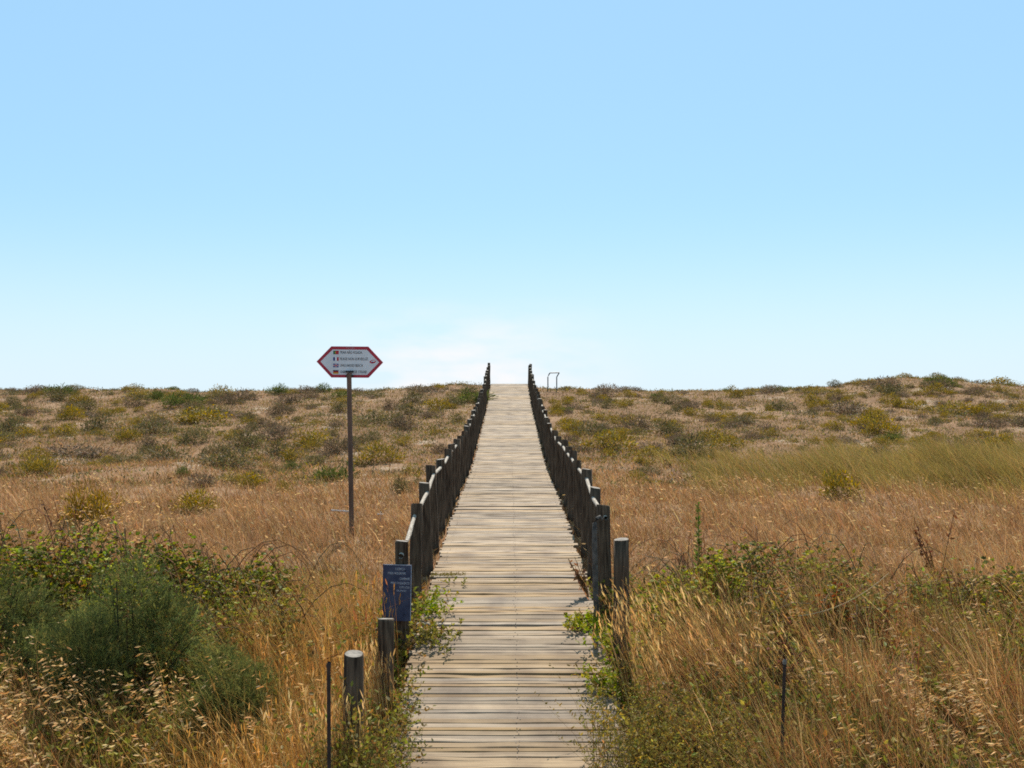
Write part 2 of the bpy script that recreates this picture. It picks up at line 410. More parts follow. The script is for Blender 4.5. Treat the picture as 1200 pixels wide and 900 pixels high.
# ------------------------------------------------------------------ direction sign
D = 13.3
sx, sz = (410 - 600) / F * D, EYE + (HOR - 424) / F * D
gs = float(ground((413 - 600) / F * D, D))
sign = empty('direction_sign', ((413 - 600) / F * D, D, gs))
tag(sign, 'red bordered hexagonal beach sign with four flags on a tall brown pole', 'sign')
inv = Matrix.Translation(sign.location).inverted()
def U(px, py): return ((px - 410) / F * D, -(py - 424) / F * D)
pan = empty('panel', (sx, D, sz)); pan.parent = sign; pan.matrix_parent_inverse = inv; pan.rotation_euler = (0, math.radians(.4), 0)
outer = [U(371, 424), U(388.2, 406), U(431.5, 406), U(449, 424.5), U(432, 442.6), U(388.5, 442.6)]
inner = [U(375.6, 424), U(390.0, 409.7), U(429.8, 409.7), U(444.4, 424.5), U(430.2, 439.2), U(390.2, 439.2)]
link('border', poly_mesh('border', outer, -.006, .006), M_RED, pan)
link('face', poly_mesh('face', inner, -.0085, -.0062), M_WHITE, pan)
S = D / F
rows = [('PRAIA NÃO VIGIADA', 413.2, 25.5), ('PLAGE NON SURVEILLÉE', 420.8, 32.5), ('UNGUARDED BEACH', 428.4, 26.5), ('UNBEWACHTER STRAND', 436.0, 31.5)]
for bd, py, wd in rows:
    a, b = U(398.6, py); text(bd, 4.5 * S, pan, (a, -.0095, b), M_INK, width=wd * S)
a, b = U(410.5, 407.8); text('ATENÇÃO', 2.3 * S, pan, (a, -.0075, b), M_PINK, 'CENTER')
c_g, c_r, c_b, c_w, c_k, c_y = flat('flag_green', (.01, .12, .04)), flat('flag_red', (.42, .015, .03)), flat('flag_blue', (.01, .02, .16)), flat('flag_white', (.7, .7, .7)), flat('flag_black', (.012, .012, .012)), flat('flag_gold', (.55, .33, .02))
def flag(py, bits):
    f = empty('flag', (0, 0, 0)); f.parent = pan
    for k, (u0, u1, v0, v1, m) in enumerate(bits):
        x0, z0 = U(390.6 + u0 * 6.4, py + 2.1 - v0 * 4.2); x1, z1 = U(390.6 + u1 * 6.4, py + 2.1 - v1 * 4.2)
        link('flag_stripe', poly_mesh('flag_stripe', [(x0, z0), (x1, z0), (x1, z1), (x0, z1)], -.0096 - k * .0004, -.0088), m, f)
flag(413.2, [(0, .4, 0, 1, c_g), (.4, 1, 0, 1, c_r), (.3, .5, .3, .7, c_y)])
flag(420.8, [(0, .333, 0, 1, c_b), (.333, .667, 0, 1, c_w), (.667, 1, 0, 1, c_r)])
flag(428.4, [(0, 1, 0, 1, c_b), (0, 1, .33, .67, c_w), (.38, .62, 0, 1, c_w), (0, 1, .41, .59, c_r), (.44, .56, 0, 1, c_r)])
flag(436.0, [(0, 1, .667, 1, c_k), (0, 1, .333, .667, c_r), (0, 1, 0, .333, c_y)])
em = empty('emblem', (0, 0, 0)); em.parent = pan
ea, eb = U(437, 423.6)
th = np.linspace(0, 6.283, 21)[:-1]; rot = .18
el = lambda ax, bx, ox, oz: [(ea + ox + ax * math.cos(t) * math.cos(rot) - bx * math.sin(t) * math.sin(rot), eb + oz + ax * math.cos(t) * math.sin(rot) + bx * math.sin(t) * math.cos(rot)) for t in th]
link('oval', poly_mesh('oval', el(3.7 * S, 2.0 * S, 0, 0), -.0096, -.0088), c_r, em)
link('swoosh', poly_mesh('swoosh', el(2.7 * S, .75 * S, .5 * S, .5 * S), -.0102, -.0097), c_w, em)
link('dot', poly_mesh('dot', el(1.0 * S, .6 * S, -.6 * S, -.5 * S), -.0108, -.0103), c_b, em)
top = np.array([(409.8 - 600) / F * D, D - .05, EYE + (HOR - 437.5) / F * D]); bot = np.array([(413.4 - 600) / F * D, D - .045, gs - .4])
v, q, c = tube([bot, bot * .6 + top * .4, bot * .3 + top * .7, top], .033, (1, 1, 1), 12)
pm = mesh_np('pole', v, q, smooth=True)
po = link('pole', pm, M_POLE, sign); po.matrix_parent_inverse = inv
v, q, c = tube([top, top + [0, 0, .004]], [.0368, .02], (1, 1, 1), 12)
cp = link('pole_cap', mesh_np('pole_cap', v, q), M_INK, po); cp.matrix_parent_inverse = (inv)
cp.parent = sign
bk = Acc()
for dz in (-.19, -.13):
    bk.add(box((top[0] + .002, D - .03, sz + dz), (.05, .022, .010)))
b_ = link('bracket', bk.mesh('bracket'), M_INK, sign); b_.matrix_parent_inverse = inv
# pale slat lying in the grass behind the pole and a little cross peg
def ground_stick(name, pa, pb, d, r, mat, label, cat):
    a = np.array(px2w(*pa, d)); b = np.array(px2w(*pb, d + .25))
    v, q, c = tube([a, (a + b) / 2, b], r, (1, 1, 1), 6)
    return tag(link(name, mesh_np(name, v, q), mat), label, cat)
M_BLEACH = noise_mat('bleached_wood', (.5, .46, .42), (.68, .64, .6), 20, .8, .1)
hx, hd = hit(405, 606)
ground_stick('stick', (388, 598), (412, 599.5), hd - .2, .016, M_BLEACH, 'bleached white stick lying in dry grass behind the sign pole', 'stick')
a = Acc(); hx, hd = hit(446, 612); p = np.array([hx, hd, float(ground(hx, hd))])
a.add(tube([p, p + [0, 0, .16]], .008, (1, 1, 1), 6)); a.add(tube([p + [-.05, -.012, .125], p + [.05, -.012, .12]], .008, (1, 1, 1), 6))
tag(link('marker_peg', a.mesh('marker_peg'), M_BLEACH), 'tiny white cross shaped peg in dry grass between sign pole and railing', 'peg')

# blue notice fixed to first left post
d = 8.58
cx = (465.2 - 600) / F * d; wN, hN = 34 * d / F, 66 * d / F; zt = EYE + (HOR - 661.5) / F * d
nb = empty('notice_board', (cx, d, zt - hN / 2)); tag(nb, 'small faded dark blue notice with white lettering fixed to the first left railing post', 'notice')
nb.rotation_euler = (0, math.radians(1.0), math.radians(-4))
link('board', poly_mesh('board', [(-wN / 2, -hN / 2), (wN / 2, -hN / 2), (wN / 2, hN / 2), (-wN / 2, hN / 2)], -.004, .004), M_BLUE, nb)
k = d / F
for bd, py, xr, wd, sz_ in [('LICENÇA', 5.2, 9, 11, 4.0), ('PARA PRESERVAR', 10.4, 10, 21, 3.8), ('CAMINHE', 16.6, 15, 12, 4.0), ('PELO PASSADIÇO', 21.8, 15, 22, 3.8), ('UTILIZE', 26.6, 15, 12, 3.2), ('DUNAS', 30.6, 11, 11, 2.8)]:
    text(bd, sz_ * k, nb, (xr * k, -.0052, hN / 2 - py * k), M_BLUELET, 'RIGHT', width=wd * k)
rim = Acc(); rim.add(box((wN / 2 - .003, -.0052, 0), (.0022, .0008, hN / 2 - .004))); rim.add(box((0, -.0052, hN / 2 - .003), (wN / 2 - .006, .0008, .0022)))
link('rim', rim.mesh('rim'), M_BLUELET, nb)
bl = Acc()
for zz in (hN / 2 - .05, -hN / 2 + .06):
    bl.add(tube([(.07, -.010, zz), (.07, .03, zz)], .006, (1, 1, 1), 6))
link('bolts', bl.mesh('bolts'), M_RUST, nb)

# bent metal frame on crest
d = 44.5
fx, fy = (648 - 600) / F * d, d
def W(px, py, dd=0): return np.array([(px - 600) / F * d, d + dd, EYE + (HOR - py) / F * d])
gz = float(ground(fx, fy))
fr = empty('metal_frame', (fx, fy, gz)); tag(fr, 'thin grey metal tube frame with bent top standing on the crest right of the boardwalk', 'frame')
inv = Matrix.Translation(fr.location).inverted()
l0 = W(642.2, 441.8, .15); l0b = l0.copy(); l0b[2] = gz - .2
r0 = W(652.4, 441.8); r0b = r0.copy(); r0b[2] = gz - .25
for nm, p in (('leg', [l0b, l0]), ('leg', [r0b, r0]), ('arm', [l0, W(643, 439.6, .15), W(644.6, 436.9, .15)]), ('arm', [r0, W(654, 439.0), W(655.4, 436.9)]), ('crossbar', [W(644.6, 436.9, .15), W(655.4, 436.7)])):
    v, q, c = tube(p, .025, (1, 1, 1), 8); o = link(nm, mesh_np(nm, v, q), M_STEEL, fr); o.matrix_parent_inverse = inv

# two thin stakes in the foreground
def stake(px, ptop, d, lean, label, cap):
    x = (px - 600) / F * d; g = float(ground(x, d)); zt = EYE + (HOR - ptop) / F * d
    t = empty('stake', (x, d, g)); tag(t, label, 'stake', 'thin stakes in the grass')
    v, q, c = tube([(0, 0, -.2), (lean * .5, 0, (zt - g) * .5), (lean, 0, zt - g)], .011, (1, 1, 1), 7)
    link('shaft', mesh_np('shaft', v, q), M_RUST, t)
    v, q, c = tube([(lean, 0, zt - g), (lean, 0, zt - g + .012), (lean + .003, 0, zt - g + .03)], [.014, .014, .009], (1, 1, 1), 7)
    link('stake_cap', mesh_np('stake_cap', v, q), cap, t)
stake(386.5, 782, 5.45, -.006, 'thin dark rusty stake in golden grass beside the nearest short post', M_RUST)
stake(914, 778, 6.4, .03, 'thin dark stake with pale tip among dried grass and white flower heads', M_POSTTOP)

# ------------------------------------------------------------------ stuff: grasses
def on_ground(n, d0, d1, half=.62, pad=1.0, power=1.0, rng=R):
    """points on the ground, thinner with distance"""
    u = rng.random(n)
    if power == 1: d = d0 * (d1 / d0) ** u
    else: d = (d0 ** (2 - power) + u * (d1 ** (2 - power) - d0 ** (2 - power))) ** (1 / (2 - power))
    x = rng.uniform(-1, 1, n) * (half * d + pad)
    return x, d
def keep_off(x, y, m=.90): return np.abs(x - xc(y)) > m
def P3(x, y, dz=0): return np.stack([x, y, ground(x, y) + dz], 1)
def clumpy(x, y, lam, k, thr): return wob(x, y, lam, k) > thr

BROWN = [(.34, .20, .10), (.27, .16, .08), (.42, .28, .15), (.21, .125, .07), (.48, .36, .21)]
# short turf over whole dune
x, y = on_ground(300000, 8.5, 51)
m = keep_off(x, y, .88); x, y = x[m], y[m]; n = len(x)
sandy = wob(x, y, 5.5, 3)
m = (sandy < .5) | (R.random(n) < .2); x, y = x[m], y[m]; n = len(x)
hill = np.clip((y - 17) / 14, 0, 1)
H = R.uniform(.035, .13, n) * (1 + .3 * wob(x, y, 2.2, 0)) * (1 - .25 * hill)
H = np.maximum(H, .03)
Wd = .0016 * y * R.uniform(.5, 1.1, n) * .62
c1 = pick(n, BROWN, [3, 3, 2, 2, 1]); c2 = pick(n, [(.235, .165, .08), (.185, .13, .062), (.28, .215, .12), (.19, .16, .065), (.155, .145, .06)], [3, 3, 2, 2.4, 2])
sel = R.random(n) < hill * .85
col = tint(n, np.where(sel[:, None], c2, c1), .16) * np.clip(1 + wob(x, y, 2.6, 1) * .16 + wob(x, y, 1.1, 3) * .1, .6, 1.5)[:, None]
tf = Acc(); tf.add(blades(P3(x, y), H, Wd, R.uniform(0, 6.28, n), R.uniform(0, .9, n), R.uniform(0, .5, n), col, 1))
tag(link('short_grass', tf.mesh('short_grass'), M_GRASS), 'short dry brown grass covering the dune slope', 'grass', kind='stuff')

# knee-high straw on the flat strip in the middle distance
x, y = on_ground(90000, 8.6, 24, power=1.3)
m = keep_off(x, y, .97) & (R.random(len(x)) < np.clip((24 - y) / 8, 0, 1)); x, y = x[m], y[m]
dens = wob(x, y, 2.4, 1) + .5 * wob(x, y, .9, 2); m = (dens > -.35) | (R.random(len(x)) < .2)
for bx, by, rx, ry in [(-4.15, 9.3, 1.3, 1.), (-2.75, 9.4, .8, .8), (-5.9, 9.7, 1.1, 1.), (2.75, 9.8, 1.0, .9), (1.7, 9.2, .7, .9)]:
    m &= (((x - bx) / rx) ** 2 + ((y - by) / ry) ** 2 > 1) | (R.random(len(x)) < np.where(x > 0, .4, .1))
x, y = x[m], y[m]; n = len(x)
H = R.uniform(.12, .36, n) * np.clip(1.15 - (y - 9) / 22, .45, 1) * (1 + .25 * wob(x, y, 2.4, 1))
H = np.maximum(H, .05) * np.clip((np.abs(x - xc(y)) - .85) / .5, .45, 1)
pt = wob(x, y, 1.9, 3) * .2 + wob(x, y, .8, 0) * .2
H = H * np.clip(1 + 1.5 * pt, .5, 1.7)
col = tint(n, pick(n, BROWN, [4, 3, 2, 2, .8]), .18) * np.clip(1 + pt, .6, 1.5)[:, None]
st = Acc(); st.add(blades(P3(x, y), H, .0009 * y * R.uniform(.4, .9, n), R.normal(2.6, .9, n), R.uniform(0, .7, n), R.uniform(0, .8, n), col, 2))
# fine seed heads catching the light
n = 3500; x, y = on_ground(n, 9, 20, power=1.4); m = keep_off(x, y, 1.0); x, y = x[m], y[m]; n = len(x)
H = R.uniform(.25, .5, n) * np.clip(1.2 - (y - 9) / 16, .4, 1)
P = P3(x, y); az = R.normal(2.8, .6, n); ln = R.uniform(.05, .35, n); bd = R.uniform(.05, .4, n)
st.add(blades(P, H, np.full(n, .004), az, ln, bd, tint(n, (.42, .28, .14)), 2))
tp = P + np.stack([np.cos(az) * (ln + bd) * H, np.sin(az) * (ln + bd) * H, H * (1 - .35 * bd)], 1)
st.add(leaves(tp, np.stack([np.cos(az), np.sin(az), R.uniform(-.6, .8, n)], 1), R.uniform(.03, .07, n), .3, tint(n, (.50, .36, .20))))
tag(link('straw_grass', st.mesh('straw_grass'), M_GRASS), 'reddish brown straw grass on the flat ground before the dune', 'grass', kind='stuff')

# near tall grass and herbs
def near_mask(x, y):
    return keep_off(x, y, .89)
x, y = on_ground(150000, 5.0, 10.5, half=.66, pad=.6, power=1.5)
m = near_mask(x, y) & (R.random(len(x)) < np.clip((10.8 - y) / 2.2, 0, 1)); x, y = x[m], y[m]; n = len(x)
gold = (x < -.9) & (x > -2.3)
cover = np.zeros(n, bool)
for bx, by, rx, ry in [(-4.15, 9.5, 1.2, .8), (-2.75, 9.55, .7, .7), (-5.9, 9.9, 1, .8), (2.75, 10.0, .95, .8), (1.7, 9.3, .6, .7), (-3.05, 7.75, .95, .7), (-4.35, 8.1, .7, .65), (-2.25, 7.25, .45, .45), (1.0, 6.55, .3, .4), (1.45, 6.1, .3, .4)]:
    cover |= ((x - bx) / rx) ** 2 + ((y - by) / ry) ** 2 < 1
m = ~cover | (R.random(n) < np.where(x > .5, .5, .12)); x, y, gold = x[m], y[m], gold[m]; n = len(x)
dens = wob(x, y, 1.3, 2); m = (dens + .45 * wob(x, y, .55, 0) > np.where(x > .5, .12, -.3)) | (R.random(n) < np.where(x > .5, .16, .4)) | gold; x, y, gold = x[m], y[m], gold[m]; n = len(x)
edge = np.clip((np.abs(x - xc(y)) - .85) / .6, .35, 1)
H = R.gamma(6, 1 / 6., n) * .36 * (1 + .3 * wob(x, y, 1.3, 2)) * edge
H = np.clip(H, .06, .85) * np.where(gold, 1.1, np.where(x > .8, 1.3, 1))
cg = pick(n, [(.50, .31, .11), (.41, .23, .085), (.58, .42, .20), (.30, .17, .07), (.28, .22, .08)], [4, 3, 2, 2, 1])
cb = pick(n, [(.40, .25, .115), (.28, .16, .08), (.54, .39, .21), (.18, .15, .06), (.27, .22, .085), (.34, .15, .07), (.20, .10, .055)], [3, 2.5, 2.2, 1.6, 1.6, 2.2, 1.6])
col = tint(n, np.where(gold[:, None], cg, cb), .2) * np.clip(1 + wob(x, y, 1.0, 0) * .2 + wob(x, y, .45, 3) * .14, .5, 1.7)[:, None]
wind = np.where(x > .5, 2.75, 2.4)
ng = Acc(); ng.add(blades(P3(x, y), H, R.uniform(.0025, .006, n), wind + R.normal(0, 1.1, n), R.uniform(0, .45, n), R.uniform(0, .6, n), col, 3))
tag(link('tall_dry_grass', ng.mesh('tall_dry_grass'), M_GRASS), 'tall golden and brown dry grass filling the foreground verges', 'grass', kind='stuff')

def sprigs(x, y, H, nl, lsize, asp, col, scol, spread=.4, z0=0., rng=R, base=None):
    n = len(x); a = Acc()
    P = P3(x, y) if base is None else base
    az = rng.uniform(0, 6.28, n); ln = rng.uniform(0, spread, n); bd = rng.uniform(0, spread, n)
    a.add(blades(P, H, np.maximum(.003, H * .008), az, ln, bd, tint(n, scol), 2, rng=rng))
    t = rng.uniform(.15, 1.0, (n, nl)); off = (ln[:, None] * t + bd[:, None] * t * t) * H[:, None]
    q = np.stack([P[:, None, 0] + np.cos(az)[:, None] * off, P[:, None, 1] + np.sin(az)[:, None] * off, P[:, None, 2] + H[:, None] * (t - .35 * bd[:, None] * t * t)], -1).reshape(-1, 3)
    k = n * nl; dv = unit(k, rng); dv[:, 2] = np.abs(dv[:, 2]) * .8 + .1
    cl = col if np.ndim(col) == 1 else np.repeat(col, nl, 0)
    a.add(leaves(q, dv, lsize * rng.uniform(.5, 1.2, k), asp, tint(k, cl, .22, rng), rng=rng))
    return a.data()
# green and grey herbs mixed through the foreground grass
x, y = on_ground(30000, 5.0, 10.2, half=.66, pad=.6, power=1.4)
w = wob(x, y, 2.1, 3)
m = near_mask(x, y) & ((w > .05) | (R.random(len(x)) < .25)) & ~((x < -1.2) & (x > -2.2) & (R.random(len(x)) < .7)); x, y = x[m], y[m]; n = len(x)
H = R.uniform(.12, .46, n)
hb = Acc(); hb.add(sprigs(x, y, H, 9, .055, .45, pick(n, [(.17, .18, .05), (.23, .23, .065), (.18, .13, .06), (.30, .26, .08), (.25, .15, .065)], [3, 3, 2, 2, 1.5]), (.16, .11, .05)))
tag(link('herb_undergrowth', hb.mesh('herb_undergrowth'), M_LEAF), 'low mixed green and brown herbs among the foreground grass', 'undergrowth', kind='stuff')

# wild oats with drooping spikelets
def oats(x, y, H, az0, rng=R, ns=13, size=.043):
    n = len(x); a = Acc(); P = P3(x, y)
    az = az0 + rng.normal(0, .45, n); ln = rng.uniform(.02, .25, n); bd = rng.uniform(.1, .55, n)
    a.add(blades(P, H, np.full(n, .0042), az, ln, bd, tint(n, (.46, .30, .12)), 4, rng=rng))
    t = rng.uniform(.55, 1., (n, ns)); t[:, 0] = 1
    off = (ln[:, None] * t + bd[:, None] * t * t) * H[:, None]
    q = np.stack([P[:, None, 0] + np.cos(az)[:, None] * off, P[:, None, 1] + np.sin(az)[:, None] * off, P[:, None, 2] + H[:, None] * (t - .35 * bd[:, None] * t * t)], -1).reshape(-1, 3)
    k = n * ns; A = np.repeat(az, ns) + rng.normal(0, .7, k)
    tip = q + np.stack([np.cos(A), np.sin(A), rng.uniform(-.9, .3, k)], 1) * rng.uniform(.015, .05, (k, 1))
    a.add(ribs(q, tip, np.full(k, .002), tint(k, (.45, .30, .14)), rng))
    dv = np.stack([np.cos(A), np.sin(A) * .6, rng.uniform(-.75, .25, k)], 1)
    a.add(leaves(tip, dv, size * rng.uniform(.7, 1.25, k), .26, tint(k, pick(k, [(.58, .40, .21), (.48, .28, .12), (.66, .50, .31)], [3, 2, 2], rng), .12, rng), .5, rng=rng))
    return a.data()
oa = Acc()
def oat_patch(n, x0, x1, y0, y1, h0, h1, az):
    x = R.uniform(x0, x1, n); y = R.uniform(y0, y1, n); oa.add(oats(x, y, R.uniform(h0, h1, n), az))
oat_patch(75, -3.7, -2.0, 5.9, 7.1, .55, 1.05, 2.9)
oat_patch(45, -4.0, -2.6, 5.6, 6.6, .5, .95, 2.9)
oat_patch(40, -2.0, -1.15, 5.6, 7.8, .5, .85, 2.9)
oat_patch(60, 2.2, 3.6, 5.7, 7.0, .45, .85, 2.8)
oat_patch(24, -4.4, -3.2, 9.8, 11, .8, 1.15, 2.6)
oat_patch(16, 3.1, 3.9, 5.4, 6.2, .6, .9, 2.8)
oat_patch(50, 1.6, 5.2, 6.5, 9.5, .4, .75, 2.8)
tag(link('wild_oats', oa.mesh('wild_oats'), M_GRASS), 'pale drooping wild oat seed heads above the foreground grass', 'grass', kind='stuff')

# marram belt on the right
n = 42000
cx = R.normal(0, 1, (760, 2)) * [4.6, 2.3] + [10.8, 21.2]; cx = cx[(cx[:, 0] > 3.6) & (cx[:, 1] > 15.5)]
k = R.integers(0, len(cx), n); x = cx[k, 0] + R.normal(0, .22, n); y = cx[k, 1] + R.normal(0, .2, n)
H = R.uniform(.4, 1.0, n) * (.75 + .3 * np.clip((x - 5) / 4, 0, 1))
H *= (.85 + .3 * wob(x, y, 2.5, 1)) * (.45 + .6 * np.exp(-((y - 21.2) / 3.0) ** 2)) * R.uniform(.75, 1.2, len(cx))[k]
H = np.maximum(H, .15)
mr = Acc(); mr.add(blades(P3(x, y), H, R.uniform(.006, .013, n), R.normal(2.9, .8, n), R.uniform(.05, .55, n), R.uniform(.2, .8, n), tint(n, pick(n, [(.225, .19, .06), (.285, .22, .08), (.17, .16, .055), (.36, .265, .125), (.29, .175, .075)], [3, 3, 2.4, 1.8, 1.8]), .14) * np.clip(1 + wob(x, y, 2.2, 0) * .22, .5, 1.5)[:, None], 3))
tag(link('marram_grass', mr.mesh('marram_grass'), M_GRASS), 'windblown olive marram grass belt at the foot of the right dune', 'grass', kind='stuff')

# ------------------------------------------------------------------ shrubs
def lobes(center_r, nl, rng, flat=.0, rl=(.28, .45)):
    """sub-ellipsoid centres in a half dome (unit space)"""
    c = unit(nl, rng); c[:, 2] = np.abs(c[:, 2]); c *= rng.uniform(.45, .85, (nl, 1)); return c, rng.uniform(*rl, nl)
def foliage_pts(n, r, nl, rng, rl=(.28, .45)):
    c, s = lobes(r, nl, rng, rl=rl); k = rng.integers(0, nl, n)
    u = unit(n, rng); rad = s[k] * rng.random(n) ** .4
    p = c[k] + u * rad[:, None]; p[:, 2] = np.abs(p[:, 2])
    out = u + .5 * c[k]; out /= np.linalg.norm(out, axis=1, keepdims=True)
    return p * np.asarray(r), out, k
def shrub_mesh(name, r, n, cols, w, length, width, rng, nl=12, flower=None, up=.35):
    p, out, k = foliage_pts(n, r, nl, rng)
    d = out + unit(n, rng) * .6; d[:, 2] += up
    d /= np.linalg.norm(d, axis=1, keepdims=True)
    lobe_t = rng.normal(1, .16, nl)[k][:, None]
    col = tint(n, pick(n, cols, w, rng), .18, rng) * lobe_t
    a = Acc(); L = length * rng.uniform(.5, 1.2, n)
    a.add(leaves(p, d, L, width / length, np.clip(col, .01, .9), rng=rng))
    m = 26; A = rng.normal(0, .12, (m, 3)) * np.asarray(r); A[:, 2] = -.03
    j = rng.integers(0, n, m); a.add(ribs(A, p[j], np.full(m, .012), tint(m, (.10, .07, .045), rng=rng), rng))
    return a
GREYC = ([(.11, .105, .055), (.145, .13, .065), (.16, .13, .075), (.09, .09, .04), (.22, .165, .08)], [3, 3, 2, 2, 1.4])
GREENC = ([(.075, .10, .028), (.10, .12, .04), (.15, .15, .05), (.06, .075, .025)], [3, 3, 1.5, 2])
OLIVEC = ([(.19, .155, .045), (.25, .19, .05), (.14, .12, .045), (.31, .215, .065)], [3, 3, 2, 2])
PURPC = ([(.12, .092, .068), (.16, .12, .085), (.09, .075, .05), (.20, .15, .10)], [3, 3, 2, 2])
FLOW = [(.34, .24, .025), (.30, .20, .025), (.40, .30, .05)]
VAR = {}
def mk(kind, cols, nvar, flow=0, r=(.5, .5, .36), n=1100, length=.075, width=.018):
    L = []
    for i in range(nvar):
        rg = np.random.default_rng(100 + len(VAR) * 10 + i)
        a = shrub_mesh(kind, r, n, cols[0], cols[1], length, width, rg, nl=int(rg.integers(14, 22)))
        me = a.mesh(kind); fm = None
        if flow:
            p, out, k = foliage_pts(flow, np.asarray(r) * [1.0, 1.0, 1.08], 10, rg); p = p[p[:, 2] > r[2] * .35]
            d = unit(len(p), rg); d[:, 2] = abs(d[:, 2])
            b = Acc(); b.add(leaves(p, d, np.full(len(p), .05), .8, tint(len(p), pick(len(p), FLOW, [3, 3, 2], rg), .12, rg), rng=rg)); fm = b.mesh('blossoms')
        L.append((me, fm))
    VAR[kind] = L
mk('grey', GREYC, 5); mk('green', GREENC, 4, length=.10, width=.018); mk('olive', OLIVEC, 5); mk('yellow', OLIVEC, 4, flow=230); mk('brown', PURPC, 4)
mk('golden', ([(.27, .18, .04), (.33, .22, .05), (.20, .14, .04), (.15, .12, .04)], [3, 3, 2, 1.5]), 2, n=2200, length=.06, width=.013)
placed = []
def put_shrub(kind, x, y, w, h, label, group=None, name=None, cat='shrub', sink=.02):
    name = name or {'grey': 'grey_green_shrub', 'green': 'dark_green_shrub', 'olive': 'olive_shrub', 'yellow': 'yellow_flowering_shrub', 'brown': 'brown_shrub', 'golden': 'golden_shrub'}[kind]
    me, fm = VAR[kind][R.integers(len(VAR[kind]))]
    o = link(name, me, M_NEEDLE if kind == 'green' else M_LEAF, None, (x, y, float(ground(x, y)) - sink))
    s = (w, w * R.uniform(.75, 1.05), h / .36); o.scale = s; o.rotation_euler = (0, 0, R.uniform(0, 6.28))
    tag(o, label, cat, group)
    if fm: link('blossoms', fm, M_LEAF, o)
    placed.append((x, y, w * .5)); return o
# notable single shrubs, by what the photograph shows
put_shrub('golden', *hit(108, 612), 1.15, .60, 'rust gold rounded shrub rising behind the leafy bramble thicket')
put_shrub('yellow', *hit(984, 583), .9, .48, 'bright yellow flowering shrub in front of the marram grass belt')
put_shrub('green', *hit(216, 474), 1.9, .55, 'broad fresh green tuft near the left skyline')
put_shrub('green', *hit(328, 461), 1.5, .42, 'dark green bush breaking the skyline left of the sign')
put_shrub('green', *hit(70, 461), 1.6, .40, 'green bush breaking the skyline at the far left end')
put_shrub('green', *hit(378, 459), 1.1, .35, 'small pale green tuft on the skyline just below the sign panel')
put_shrub('green', *hit(1099, 452), 1.5, .50, 'dark green bush on top of the right dune hump')
put_shrub('brown', *hit(1035, 454), 1.9, .52, 'wide dark brown bush at the left shoulder of the dune hump')
put_shrub('grey', *hit(978, 453), .9, .30, 'small grey bush on the rising left flank of the dune hump')
put_shrub('yellow', *hit(295, 571), .62, .28, 'dark rounded shrub with yellow top alone on the left flat')
put_shrub('green', *hit(214, 558), .42, .25, 'small dark green bush alone on the brown left flat')
put_shrub('olive', *hit(335, 577), .42, .2, 'small round tan shrub alone on the left flat near the sign pole')
put_shrub('yellow', *hit(228, 600), .75, .36, 'loose yellowish shrub behind the right end of the bramble thicket')
put_shrub('grey', *hit(468, 577), .5, .27, 'grey green shrub on the flat between sign pole and left railing')
put_shrub('yellow', *hit(1012, 501), 1.1, .34, 'yellow flowering shrub halfway up the right dune hump')
put_shrub('yellow', *hit(1148, 487), .8, .42, 'vivid yellow shrub below the dune hump, near the right edge')
put_shrub('olive', *hit(748, 563), .7, .24, 'low yellow green shrub on the brown flat near the right railing')
put_shrub('grey', *hit(255, 531), .9, .36, 'widest grey green shrub halfway up the left slope')
# scattered shrubs
LAB = {('grey', 0): 'low grey green shrub dotted over the dry slope left of the boardwalk', ('brown', 0): 'low brownish shrub dotted over the dry slope left of the boardwalk',
       ('olive', 0): 'low olive shrub dotted over the dry slope left of the boardwalk', ('green', 0): 'low dark green shrub dotted over the dry slope left of the boardwalk', ('yellow', 0): 'low yellow flecked shrub dotted over the dry slope left of the boardwalk',
       ('grey', 1): 'low grey green shrub dotted over the slope right of the boardwalk', ('brown', 1): 'low brownish shrub dotted over the slope right of the boardwalk',
       ('olive', 1): 'low olive shrub dotted over the slope right of the boardwalk', ('green', 1): 'low dark green shrub dotted over the slope right of the boardwalk', ('yellow', 1): 'low yellow flowering shrub dotted over the slope right of the boardwalk'}
def scatter(n, side, kinds, wts, d0, d1, pw=.6):
    c = 0; t = 0
    while c < n and t < n * 160:
        t += 1
        u = R.random(); d = d0 + (d1 - d0) * u ** pw
        x = R.uniform(1.6, .60 * d) * side if R.random() < .97 else R.uniform(1.4, 4) * side
        if side > 0 and 4.8 < x < 18 and 17.5 < d < 26: continue
        nv = float(wob(np.array(x), np.array(d), 5.5, 2) + .6 * wob(np.array(x), np.array(d), 2.2, 1))
        if R.random() > 1 / (1 + math.exp(-4.5 * (nv - .1))) + .1: continue
        w = float(np.clip(R.lognormal(-.36, .55), .22, 2.1)); h = min(.5, w * R.uniform(.2, .44))
        if d > 43: h *= .7
        if any((x - a) ** 2 + (d - b) ** 2 < ((w * .5 + r) * .62) ** 2 for a, b, r in placed): continue
        kd = R.choice(kinds, p=wts)
        put_shrub(kd, x, d, w, h, LAB[(kd, 0 if side < 0 else 1)], '%s shrubs on the %s slope' % (kd, 'left' if side < 0 else 'right')); c += 1
scatter(330, -1, ['grey', 'brown', 'olive', 'green', 'yellow'], [.36, .24, .28, .05, .07], 19, 47)
scatter(380, 1, ['grey', 'brown', 'olive', 'green', 'yellow'], [.18, .24, .36, .03, .19], 20, 47.5)

